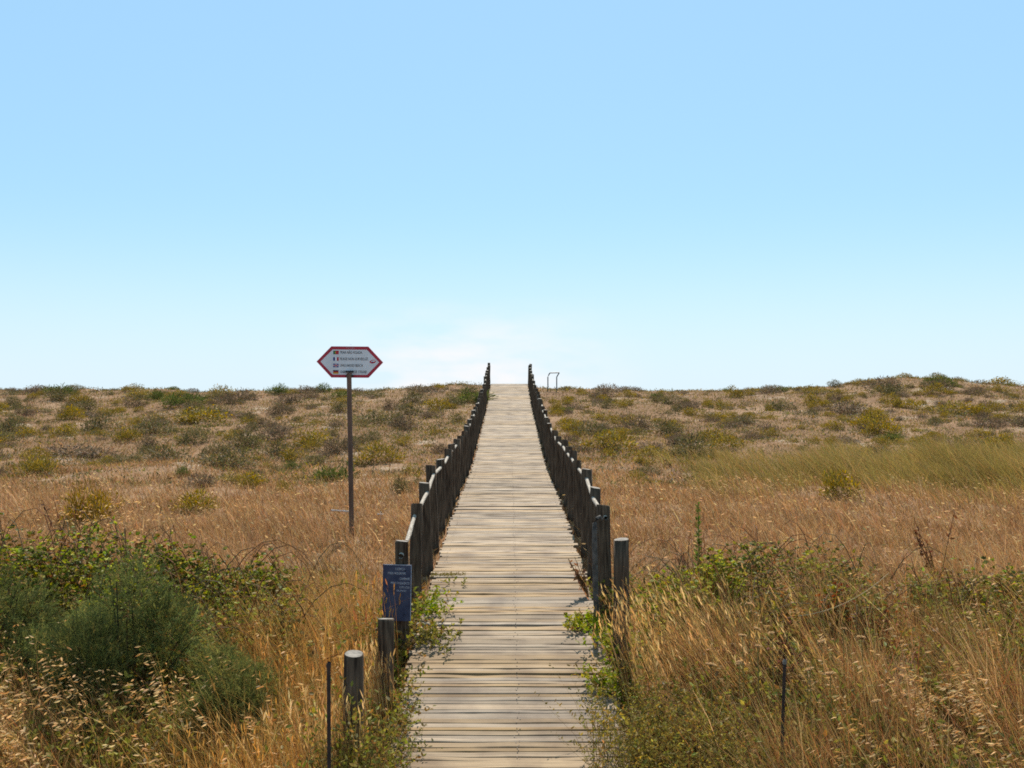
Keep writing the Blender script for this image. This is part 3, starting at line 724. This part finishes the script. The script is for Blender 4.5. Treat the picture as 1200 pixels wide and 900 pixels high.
# low scrub between the shrubs
n = 5200; x, y = on_ground(n, 19, 49, power=.6)
m = keep_off(x, y, 1.3) & ((wob(x, y, 4.5, 2) > -.1) | (R.random(n) < .3)) & ~((x > 4.8) & (x < 18) & (y < 25)); x, y = x[m], y[m]; n = len(x)
m_ = 18; k = n * m_
rw = np.repeat(R.uniform(.08, .28, n), m_); px_ = np.repeat(x, m_) + R.normal(0, 1, k) * rw; py_ = np.repeat(y, m_) + R.normal(0, 1, k) * rw
ok = keep_off(px_, py_, 1.05)
ls = Acc(); P = P3(px_, py_, 0); P[:, 2] += R.uniform(0, .45, k) * rw
d = unit(k); d[:, 2] = np.abs(d[:, 2]) * .8 + .25
cc = np.repeat(tint(n, pick(n, [(.14, .13, .05), (.19, .16, .055), (.12, .115, .065), (.17, .13, .09), (.25, .19, .04), (.22, .17, .09)], [3, 3, 2.5, 2, 1.2, 2]), .15), m_, 0)
ls.add(leaves(P[ok], d[ok], R.uniform(.05, .11, k)[ok], .3, tint(int(ok.sum()), cc[ok], .15)))
tag(link('low_scrub', ls.mesh('low_scrub'), M_LEAF), 'low olive and grey scrub between the dune shrubs', 'scrub', kind='stuff')

# ------------------------------------------------------------------ big foreground bushes
def gorse(name, cx, cy, r, n, label, seed, cols=None, nl=13):
    rg = np.random.default_rng(seed); g = float(ground(cx, cy))
    root = empty(name, (cx, cy, g)); tag(root, label, 'bush')
    p, out, k = foliage_pts(n, r, nl, rg, rl=(.20, .33))
    ax = out * 1.0 + unit(n, rg) * .45; ax[:, 2] += .45; ax /= np.linalg.norm(ax, axis=1, keepdims=True)
    L = rg.uniform(.06, .13, n) * np.where(rg.random(n) < .05, 1.6, 1); lt = rg.normal(1, .2, nl)[k]
    cols = cols or ([(.105, .13, .052), (.14, .165, .062), (.205, .215, .072), (.078, .094, .042), (.28, .25, .09)], [3, 3, 1.8, 2, .8])
    sc = tint(n, pick(n, cols[0], cols[1], rg), .12, rg) * lt[:, None]
    a = Acc(); a.add(ribs(p, p + ax * L[:, None], np.full(n, .005), np.clip(sc * .9, .01, 1), rg))
    m = 9
    t = rg.uniform(.1, 1, (n, m)); q = (p[:, None] + ax[:, None] * (L[:, None] * t)[..., None]).reshape(-1, 3)
    d = np.repeat(ax, m, 0) * .75 + unit(n * m, rg) * .8; d /= np.linalg.norm(d, axis=1, keepdims=True)
    a.add(ribs(q, q + d * rg.uniform(.018, .042, (n * m, 1)), np.full(n * m, .0046), np.clip(np.repeat(sc, m, 0) * rg.uniform(.8, 1.25, (n * m, 1)), .01, 1), rg))
    link('foliage', a.mesh('foliage'), M_NEEDLE, root)
    b = Acc(); m = 60; j = rg.integers(0, n, m)
    for i in j:
        s = np.array([rg.normal(0, .12) * r[0], rg.normal(0, .12) * r[1], -.05]); e = p[i]
        mid = s * .45 + e * .55 + [0, 0, -.1 * r[2]] + rg.normal(0, .03, 3)
        b.add(tube([s, mid, e], [.014, .009, .004], (.07 * rg.uniform(.8, 1.3), .05, .032), 5))
    link('branches', b.mesh('branches'), M_STEM, root)
    return root
gorse('gorse_bush', -3.05, 7.75, (1.0, .75, 1.02), 7600, 'large dark green needle leaved bush filling the left foreground', 31)
gorse('gorse_bush', -4.35, 8.1, (.75, .7, .98), 5200, 'dark green needle leaved bush cut by the left edge of the photo', 32)
gorse('gorse_bush', -2.2, 7.3, (.72, .55, .66), 4200, 'lower dark olive needle leaved bush spreading out towards the golden grass', 33,
      ([(.125, .14, .052), (.165, .175, .06), (.23, .22, .075), (.095, .105, .042)], [3, 3, 2, 1.5]), 12)

BRAM = ([(.17, .19, .04), (.25, .27, .05), (.11, .12, .04), (.34, .34, .07), (.22, .12, .05), (.28, .21, .085)], [3, 2.5, 3, 1.6, 1.5, 1.2])
def bramble(name, cx, cy, r, n, label, seed, cols=BRAM, size=.05, nl=22, dead=.12, canes=26):
    rg = np.random.default_rng(seed); g = float(ground(cx, cy))
    root = empty(name, (cx, cy, g)); tag(root, label, 'bramble')
    p, out, k = foliage_pts(n, r, nl, rg, rl=(.22, .42))
    p[:, 2] += (ground(p[:, 0] + cx, p[:, 1] + cy) - g)
    d = unit(n, rg); d[:, 2] = d[:, 2] * .5 + .1
    col = tint(n, pick(n, cols[0], cols[1], rg), .2, rg)
    # leaflets in threes
    a = Acc()
    for s_ in (-.8, 0, .8):
        c_, s2 = math.cos(s_), math.sin(s_); dd = np.stack([d[:, 0] * c_ - d[:, 1] * s2, d[:, 0] * s2 + d[:, 1] * c_, d[:, 2]], 1)
        a.add(leaves(p, dd, size * rg.uniform(.6, 1.15, n), .66, np.clip(col * rg.uniform(.85, 1.15, (n, 1)), .01, .9), rng=rg))
    link('leaves', a.mesh('leaves'), M_LEAF, root)
    b = Acc()
    for i in range(canes):
        s = np.array([rg.normal(0, .4) * r[0], rg.normal(0, .4) * r[1], 0]); s[2] = float(ground(s[0] + cx, s[1] + cy)) - g - .04
        an = rg.uniform(0, 6.28); ln = rg.uniform(.5, 1.0); h = r[2] * rg.uniform(.9, 1.25)
        e = s + [math.cos(an) * ln, math.sin(an) * ln * .7, h * .55]
        t = np.linspace(0, 1, 7)[:, None]; pt = s * (1 - t) + e * t; pt[:, 2] += 4 * (t * (1 - t))[:, 0] * h * .55
        b.add(tube(pt, np.linspace(.006, .002, 7), (.16 * rg.uniform(.6, 1.4), .09, .055), 5))
    link('canes', b.mesh('canes'), M_STEM, root)
    return root
bramble('bramble_thicket', -4.15, 9.5, (1.25, .8, 1.02), 3600, 'leafy lime green bramble thicket behind the dark bush at the left', 41)
bramble('bramble_thicket', -2.75, 9.55, (.75, .7, .72), 1500, 'lower thinning bramble thicket between the dark bush and the sign pole', 42)
bramble('bramble_thicket', -5.9, 9.9, (1.0, .8, 1.05), 1300, 'bramble thicket cut by the left edge of the photo', 43)
LIMEB = ([(.24, .27, .05), (.32, .33, .06), (.16, .17, .045), (.40, .38, .09), (.28, .16, .06)], [3, 3, 2, 1.8, .8])
DARKB = ([(.18, .19, .05), (.25, .25, .06), (.13, .13, .05), (.32, .30, .08), (.27, .15, .07), (.36, .27, .12)], [3, 2.5, 2.5, 1.2, 1.2, 1.2])
bramble('bramble_thicket', 2.75, 10.1, (1.15, .75, .70), 1700, 'dark dome of brambles in the grass right of the boardwalk', 44, DARKB)
bramble('bramble_thicket', 1.7, 9.3, (.66, .75, .74), 2200, 'bright yellow green bramble mat spreading behind the lone right post', 45, LIMEB)
bramble('bramble_thicket', 3.05, 9.0, (.65, .45, .50), 700, 'small bramble clump with reddish leaves below the dark dome', 46, ([(.10, .11, .03), (.22, .06, .03), (.30, .24, .03), (.14, .05, .03)], [3, 2, 1, 1]))
bramble('bramble_thicket', 4.6, 9.2, (.95, .6, .62), 800, 'sparse yellow green brambles in the tall grass near the right edge', 47)

VERGE = ([(.22, .22, .06), (.30, .28, .08), (.16, .15, .055), (.30, .15, .07), (.36, .27, .12)], [3, 2.5, 2, 1.3, 1.6])
bramble('leafy_tangle', 2.2, 7.9, (.55, .4, .42), 520, 'low leafy tangle between the straw tussocks and the right stake', 48, VERGE, .04, 16, canes=10)
bramble('leafy_tangle', 3.5, 7.4, (.75, .5, .48), 800, 'olive leafy tangle behind the wild oats on the right', 49, VERGE, .04, 18, canes=12)
bramble('leafy_tangle', 2.9, 6.3, (.6, .4, .42), 620, 'brown green leafy tangle in front of the wild oats at the bottom right', 50, VERGE, .036, 16, canes=10)
bramble('leafy_tangle', -1.95, 8.4, (.55, .5, .45), 560, 'brownish leafy tangle between the dark bush and the golden grass', 51, VERGE, .036, 16, canes=10)
bramble('leafy_tangle', -3.4, 8.45, (1.1, .5, 1.14), 620, 'yellow green leafy tangle growing through the top of the dark bush', 52, LIMEB, .042, 24, canes=16)
bramble('leafy_tangle', -2.25, 8.5, (.7, .5, .75), 620, 'olive leafy tangle linking the dark bush to the lower bramble thicket', 53, VERGE, .04, 18, canes=12)
# bent dry straw fan beside the right railing
rg = np.random.default_rng(5)
def straw_clump(cx, cy, n, h0, h1, az, sp, label, seed, lean=(.3, .8), col=None):
    rg = np.random.default_rng(seed); x = rg.normal(0, sp, n); y = rg.normal(0, sp * .8, n)
    P = np.stack([x, y, ground(x + cx, y + cy) - float(ground(cx, cy))], 1)
    H = rg.uniform(h0, h1, n); a = Acc(); AZ = az + rg.normal(0, .35, n); ln = rg.uniform(*lean, n); bd = rg.uniform(.0, .35, n)
    cl = col or ([(.54, .36, .16), (.44, .27, .12), (.62, .46, .24), (.34, .20, .09)], [3, 3, 2, 1.5])
    cc = tint(n, pick(n, cl[0], cl[1], rg), .13, rg)
    a.add(blades(P, H, rg.uniform(.004, .007, n), AZ, ln, bd, cc, 4, rng=rg))
    tp = P + np.stack([np.cos(AZ) * (ln + bd) * H, np.sin(AZ) * (ln + bd) * H, H * (1 - .35 * bd)], 1)
    for s in (0, .03, .06):
        a.add(leaves(tp - np.stack([np.cos(AZ) * ln, np.sin(AZ) * ln, np.ones(n)], 1) * s, np.stack([np.cos(AZ) * ln, np.sin(AZ) * ln, np.ones(n)], 1) + unit(n, rg) * .35, rg.uniform(.04, .07, n), .16, cc * 1.15, rng=rg))
    o = link('straw_tussock', a.mesh('straw_tussock'), M_GRASS, None, (cx, cy, float(ground(cx, cy)))); tag(o, label, 'grass tussock'); return o
straw_clump(1.75, 7.7, 150, .5, 1.0, 2.75, .22, 'tall bent straw tussock fanning towards the lone right post', 1)
straw_clump(2.3, 7.5, 130, .5, .95, 2.6, .28, 'straw tussock right of the fanned one, stems leaning left', 2)
straw_clump(1.55, 8.3, 34, .5, .85, 2.8, .16, 'thin straw tussock leaning across the first right railing post', 3)
straw_clump(-1.55, 6.0, 150, .35, .75, 2.2, .25, 'orange gold straw tussock around the left stake', 4, (.0, .25), ([(.46, .26, .085), (.38, .20, .07), (.54, .37, .16)], [3, 3, 2]))
straw_clump(-1.45, 7.3, 130, .35, .75, 2.2, .28, 'orange gold straw tussock left of the short post below the notice', 6, (.0, .3), ([(.45, .25, .085), (.37, .195, .07), (.52, .35, .16)], [3, 3, 2]))
straw_clump(-3.0, 5.6, 130, .3, .6, 2.2, .4, 'pale gold straw tussock in the bottom left corner', 7, (.0, .4), ([(.45, .28, .11), (.38, .22, .09), (.54, .39, .19)], [3, 3, 2]))
straw_clump(2.2, 5.75, 150, .2, .42, 2.2, .35, 'reddish brown straw tussock below the right stake', 8, (.0, .6), ([(.34, .15, .06), (.28, .13, .055), (.40, .22, .09)], [3, 3, 2]))

straw_clump(-1.02, 5.75, 90, .3, .62, 2.2, .12, 'short gold straw tussock at the foot of the nearest short post', 9, (.0, .3), ([(.45, .25, .085), (.37, .195, .07), (.52, .35, .16)], [3, 3, 2]))
straw_clump(1.2, 8.0, 45, .3, .6, 2.6, .14, 'straw tussock at the foot of the lone right post', 10, (.0, .5))
straw_clump(-1.10, 8.15, 46, .55, .95, 2.2, .10, 'thin gold straw stems crossing the lower half of the blue notice', 12, (.0, .25), ([(.45, .25, .085), (.37, .195, .07), (.40, .16, .08)], [3, 3, 2]))
straw_clump(-.97, 5.68, 120, .8, 1.12, 2.2, .09, 'gold straw stems standing in front of the nearest short post', 13, (.0, .25))
straw_clump(-.99, 7.32, 90, .45, .68, 2.2, .07, 'gold straw stems in front of the short post below the notice', 14, (.0, .25))
straw_clump(1.12, 7.6, 90, .5, .95, 2.7, .13, 'pale straw tussock burying the lower half of the lone right post', 15, (.0, .35))
# weeds on the boardwalk edge
def weed(name, cx, cy, n, H, spread_r, lsize, cols, label, seed, z=None, asp=.5, nl=12, cat='weed', spread=.9, scol=(.14, .11, .05)):
    rg = np.random.default_rng(seed); x = np.clip(rg.normal(0, spread_r[0], n), -1.7 * spread_r[0], 1.7 * spread_r[0]); y = rg.normal(0, spread_r[1], n)
    X_, Y_ = x + cx, y + cy
    zz = np.where(np.abs(X_ - xc(Y_)) < HW + .02, deck_z(Y_) + .004, ground(X_, Y_)); z0 = float(zz.min())
    base = np.stack([x, y, zz - z0], 1)
    a = Acc(); a.add(sprigs(x, y, rg.uniform(.5, 1.1, n) * H, nl, lsize, asp, pick(n, cols[0], cols[1], rg), scol, spread, rng=rg, base=base))
    o = link(name, a.mesh(name), M_LEAF, None, (cx, cy, z0)); tag(o, label, cat); return o
LIME = ([(.22, .28, .04), (.29, .32, .055), (.36, .34, .08), (.24, .17, .07)], [4, 3, 1.5, 1])
DULL = ([(.21, .21, .055), (.29, .26, .07), (.31, .19, .08), (.14, .13, .05)], [3, 3, 2, 2])
GREYG = ([(.24, .21, .065), (.32, .26, .08), (.17, .14, .05), (.36, .24, .09)], [3, 3, 2, 1.2])
def at(px, py): return hit(px, py)
weed('creeping_weed', -.80, 9.5, 60, .18, (.11, .18), .040, LIME, 'bright lime weed growing over the left plank ends near the notice', 51)
weed('creeping_weed', -.74, 8.75, 90, .12, (.15, .14), .036, DULL, 'dull trailing weed spreading onto the left planks below the lime weed', 52)
weed('creeping_weed', .74, 9.1, 90, .12, (.13, .10), .04, LIME, 'flat lime weed mat on the right planks beside the railing', 53)
weed('creeping_weed', .82, 7.85, 90, .17, (.12, .11), .04, LIME, 'lime weed tuft at the right plank ends below the straw fan', 54)
weed('creeping_weed', .88, 8.6, 60, .34, (.06, .1), .04, LIME, 'leafy weed at the foot of the first right railing post', 56)
weed('creeping_weed', -.88, 6.4, 260, .26, (.13, .42), .030, DULL, 'dull green weed clump over the left plank ends near the nearest post', 57)
weed('creeping_weed', -.95, 5.72, 330, 1.02, (.10, .07), .036, DULL, 'tall tangled weed hiding the foot of the nearest short post', 63, spread=.22)
weed('creeping_weed', -.90, 7.4, 120, .26, (.08, .28), .034, DULL, 'brownish weed clump beside the short post below the notice', 58)
weed('creeping_weed', -.62, 10.45, 5, .10, (.06, .05), .035, DULL, 'tiny sprig growing between the left planks', 59)
weed('low_bush', 1.0, 6.6, 640, .60, (.25, .32), .032, GREYG, 'grey green twiggy bush overhanging the right planks in the foreground', 60, asp=.32, nl=16, cat='bush', spread=.5)
weed('low_bush', 1.5, 6.15, 320, .46, (.24, .3), .034, GREYG, 'dull olive twiggy bush beside the grey one in the bottom foreground', 61, asp=.35, nl=14, cat='bush', spread=.5)
weed('moss_patch', -.74, 10.85, 240, .02, (.13, .05), .012, ([(.20, .17, .04), (.24, .19, .05)], [1, 1]), 'small yellow moss patch on the left planks', 62, nl=4, cat='moss')
# tall green spike and dried dock
def spike(px, d, top, label):
    x = (px - 600) / F * d; g = float(ground(x, d)); h = EYE + (HOR - top) / F * d - g
    root = empty('tall_weed', (x, d, g)); tag(root, label, 'plant')
    v, q, c = tube([(0, 0, -.05), (.01, 0, h * .5), (0, 0, h)], [.009, .007, .003], (.16, .17, .05), 6)
    link('stem', mesh_np('stem', v, q, c), M_STEM, root)
    n = 150; t = R.uniform(.25, 1.0, n); an = R.uniform(0, 6.28, n)
    P = np.stack([0 * t, 0 * t, t * h], 1); dv = np.stack([np.cos(an), np.sin(an), R.uniform(.5, 1.4, n)], 1)
    a = Acc(); a.add(leaves(P, dv, .075 * (1.15 - t * .6), .25, tint(n, (.12, .17, .04)))); link('leaves', a.mesh('leaves'), M_LEAF, root)
spike(818, 10.3, 588, 'tall bright green leafy spike standing above the bramble mat')
def dock(cx, cy, h, label, seed, ang, col=(.16, .075, .035)):
    rg = np.random.default_rng(seed); g = float(deck_z(cy)) - .05 if abs(cx - xc(cy)) < 1.0 else float(ground(cx, cy)); n = 9
    root = empty('dried_weed', (cx, cy, g)); tag(root, label, 'weed')
    b = Acc(); a = Acc()
    for i in range(n):
        an = rg.normal(ang, .5); l = h * rg.uniform(.55, 1.1); e = np.array([math.cos(an) * l * .55, math.sin(an) * l * .2, l])
        mid = e * .5 + [0, 0, .05 * h]
        b.add(tube([(0, 0, 0), mid, e], [.006, .004, .0025], np.array(col) * rg.uniform(.7, 1.3), 5))
        m = 14; t = rg.uniform(.4, 1, m)[:, None]; p = e * t
        a.add(leaves(p, unit(m, rg), rg.uniform(.03, .07, m), .4, tint(m, col, .3, rg), rng=rg))
    link('stems', b.mesh('stems'), M_STEM, root); link('dry_leaves', a.mesh('dry_leaves'), M_GRASS, root)
dock((691 - 600) / F * 10.0, 10.0, .42, 'reddish brown dried weed leaning over the right planks by the railing', 71, 2.4, (.22, .13, .075))
hx, hd = hit(178, 640); dock(hx, 10.4, .9, 'dark dried weed stalks rising above the lower bramble thicket', 72, 1.6, (.11, .05, .035))
dock((905 - 600) / F * 7.6, 7.6, .7, 'dark brown dried dock stalk right of the straw tussocks', 73, 1.5, (.10, .045, .03))
dock((1100 - 600) / F * 10.5, 10.5, .75, 'thin dark dried stalk in the straw grass near the right edge', 74, 2.2, (.12, .05, .03))

# white umbel flower heads on the right
def umbel_meshes():
    rg = np.random.default_rng(81); a = Acc(); n = 60
    an = rg.uniform(0, 6.28, n); r = .045 * np.sqrt(rg.random(n)); e = np.stack([r * np.cos(an), r * np.sin(an), .03 - r * r * 4], 1)
    a.add(ribs(np.zeros((n, 3)), e, np.full(n, .002), tint(n, (.3, .24, .12), rng=rg), rg))
    dv = unit(n, rg); dv[:, 2] = abs(dv[:, 2]) * .3
    for s in range(3):
        dv2 = unit(n, rg); dv2[:, 2] *= .35; a.add(leaves(e, dv2, np.full(n, .018), .8, tint(n, (.62, .46, .29), .1, rg), rng=rg))
    return a.mesh('flower_head')
UM = umbel_meshes()
b = Acc(); b.add(tube([(0, 0, 0), (.01, 0, .3), (0, 0, .6)], [.004, .0035, .003], (.22, .18, .08), 5)); UST = b.mesh('stem')
for px, py in [(887, 737), (870, 745), (888, 757), (866, 776), (833, 780), (949, 785), (973, 790), (877, 708), (1010, 748), (963, 752), (988, 737), (946, 776), (1028, 822), (905, 742)]:
    d = 5.6 + (900 - py) / 900 * 9 + R.uniform(-.15, .15); x = (px - 600) / F * d; g = float(ground(x, d)); h = EYE + (HOR - py) / F * d - g
    root = empty('wild_carrot', (x, d, g)); tag(root, 'pale dried flat topped flower head on thin stem in the grass right of the boardwalk', 'flower', 'pale umbel flowers in the right foreground')
    o = link('stem', UST, M_STEM, root); o.scale = (1, 1, h / .6)
    o = link('flower_head', UM, M_LEAF, root, (0, 0, h - .01)); o.scale = [R.uniform(.45, .75)] * 3; o.rotation_euler = (R.normal(.1, .2), R.normal(0, .2), R.uniform(0, 6))
# pale fallen reed
t = np.linspace(0, 1, 9)[:, None]
a_, b_, c_ = np.array(px2w(935, 722, 8.3)), np.array(px2w(995, 716, 8.4)), np.array(px2w(1042, 671, 8.9))
pth = a_ * (1 - t) ** 2 + 2 * b_ * t * (1 - t) + c_ * t * t
v, q, c = tube(pth, np.linspace(.005, .002, 9), (.42, .34, .22), 5)
tag(link('fallen_reed', mesh_np('fallen_reed', v, q, c), M_STEM), 'long pale dry reed lying slanted across the right undergrowth', 'reed')

# ------------------------------------------------------------------ sky, sun, camera
SUN_EL, SUN_AZ = math.radians(50), math.radians(4)
w = bpy.data.worlds.new('World'); SC.world = w; w.use_nodes = True
N, L = w.node_tree.nodes, w.node_tree.links
bg = N['Background']
sky = N.new('ShaderNodeTexSky'); sky.sky_type = 'NISHITA'; sky.sun_disc = False
sky.sun_elevation = SUN_EL; sky.sun_rotation = SUN_AZ; sky.air_density = 1.0; sky.dust_density = .8; sky.ozone_density = 1.5; sky.altitude = 2000
# faint thin cloud low over the dune
tc = N.new('ShaderNodeTexCoord'); mp = N.new('ShaderNodeMapping'); mp.inputs['Scale'].default_value = (7, 7, 24)
L.new(tc.outputs['Generated'], mp.inputs['Vector'])
nz = N.new('ShaderNodeTexNoise'); nz.inputs['Scale'].default_value = 1.6; nz.inputs['Detail'].default_value = 7; L.new(mp.outputs[0], nz.inputs['Vector'])
rp = N.new('ShaderNodeValToRGB'); rp.color_ramp.elements[0].position = .36; rp.color_ramp.elements[1].position = .66
L.new(nz.outputs['Fac'], rp.inputs[0])
sp = N.new('ShaderNodeSeparateXYZ'); L.new(tc.outputs['Generated'], sp.inputs[0])
mr_ = N.new('ShaderNodeMapRange'); mr_.inputs['From Min'].default_value = .10; mr_.inputs['From Max'].default_value = .02; L.new(sp.outputs['Z'], mr_.inputs[0])
ax_ = N.new('ShaderNodeMath'); ax_.operation = 'ADD'; ax_.inputs[1].default_value = .045; L.new(sp.outputs['X'], ax_.inputs[0])
ab_ = N.new('ShaderNodeMath'); ab_.operation = 'ABSOLUTE'; L.new(ax_.outputs[0], ab_.inputs[0])
mq = N.new('ShaderNodeMapRange'); mq.interpolation_type = 'SMOOTHSTEP'; mq.inputs['From Min'].default_value = .2; mq.inputs['From Max'].default_value = .03; L.new(ab_.outputs[0], mq.inputs[0])
m0 = N.new('ShaderNodeMath'); m0.operation = 'MULTIPLY'; L.new(rp.outputs[0], m0.inputs[0]); L.new(mq.outputs[0], m0.inputs[1])
mu = N.new('ShaderNodeMath'); mu.operation = 'MULTIPLY'; L.new(m0.outputs[0], mu.inputs[0]); L.new(mr_.outputs[0], mu.inputs[1])
mu2 = N.new('ShaderNodeMath'); mu2.operation = 'MULTIPLY'; mu2.inputs[1].default_value = 1.0; L.new(mu.outputs[0], mu2.inputs[0])
mix = N.new('ShaderNodeMix'); mix.data_type = 'RGBA'; mix.inputs[7].default_value = (7.1, 6.95, 7.0, 1)
hs = N.new('ShaderNodeHueSaturation'); hs.inputs['Saturation'].default_value = 1.0; L.new(sky.outputs[0], hs.inputs['Color'])
tn = N.new('ShaderNodeMix'); tn.data_type = 'RGBA'; tn.blend_type = 'MULTIPLY'; tn.inputs[0].default_value = 1; tn.inputs[7].default_value = (1.0, 1.0, 1.05, 1); L.new(hs.outputs[0], tn.inputs[6])
al = N.new('ShaderNodeMix'); al.data_type = 'RGBA'; al.inputs[0].default_value = .64; al.inputs[7].default_value = (3.1, 5.65, 7.5, 1); L.new(tn.outputs[2], al.inputs[6])
hz = N.new('ShaderNodeMapRange'); hz.interpolation_type = 'SMOOTHERSTEP'; hz.inputs['From Min'].default_value = .22; hz.inputs['From Max'].default_value = -.06; hz.inputs['To Max'].default_value = .97; L.new(sp.outputs['Z'], hz.inputs[0])
hm = N.new('ShaderNodeMix'); hm.data_type = 'RGBA'; hm.inputs[7].default_value = (5.35, 6.4, 7.0, 1); L.new(hz.outputs[0], hm.inputs[0]); L.new(al.outputs[2], hm.inputs[6])
L.new(mu2.outputs[0], mix.inputs[0]); L.new(hm.outputs[2], mix.inputs[6]); L.new(mix.outputs[2], bg.inputs[0])
bg.inputs[1].default_value = .07
su = bpy.data.lights.new('sun', 'SUN'); su.energy = 4.0; su.angle = math.radians(.53); su.color = (1, .93, .81)
so = bpy.data.objects.new('sun', su); COL.objects.link(so)
sv = Vector((math.sin(SUN_AZ) * math.cos(SUN_EL), math.cos(SUN_AZ) * math.cos(SUN_EL), math.sin(SUN_EL)))
so.rotation_euler = sv.to_track_quat('Z', 'Y').to_euler(); so.location = (5, 5, 20)
cam = bpy.data.cameras.new('camera'); co = bpy.data.objects.new('camera', cam); COL.objects.link(co)
cam.sensor_width = 36; cam.lens = 36 * F / 1200; cam.shift_y = (HOR - 450) / 1200; cam.clip_end = 9000; cam.clip_start = .05
co.location = (0, 0, EYE); co.rotation_euler = (math.pi / 2, 0, 0)
SC.camera = co
vs = SC.view_settings; vs.view_transform = 'Standard'; vs.look = 'None'; vs.gamma = 1; vs.exposure = 1.016; vs.use_curve_mapping = False
SC.cycles.filter_width = 1.75; SC.cycles.max_bounces = 6; SC.cycles.diffuse_bounces = 3; SC.cycles.transmission_bounces = 4; SC.cycles.use_denoising = False
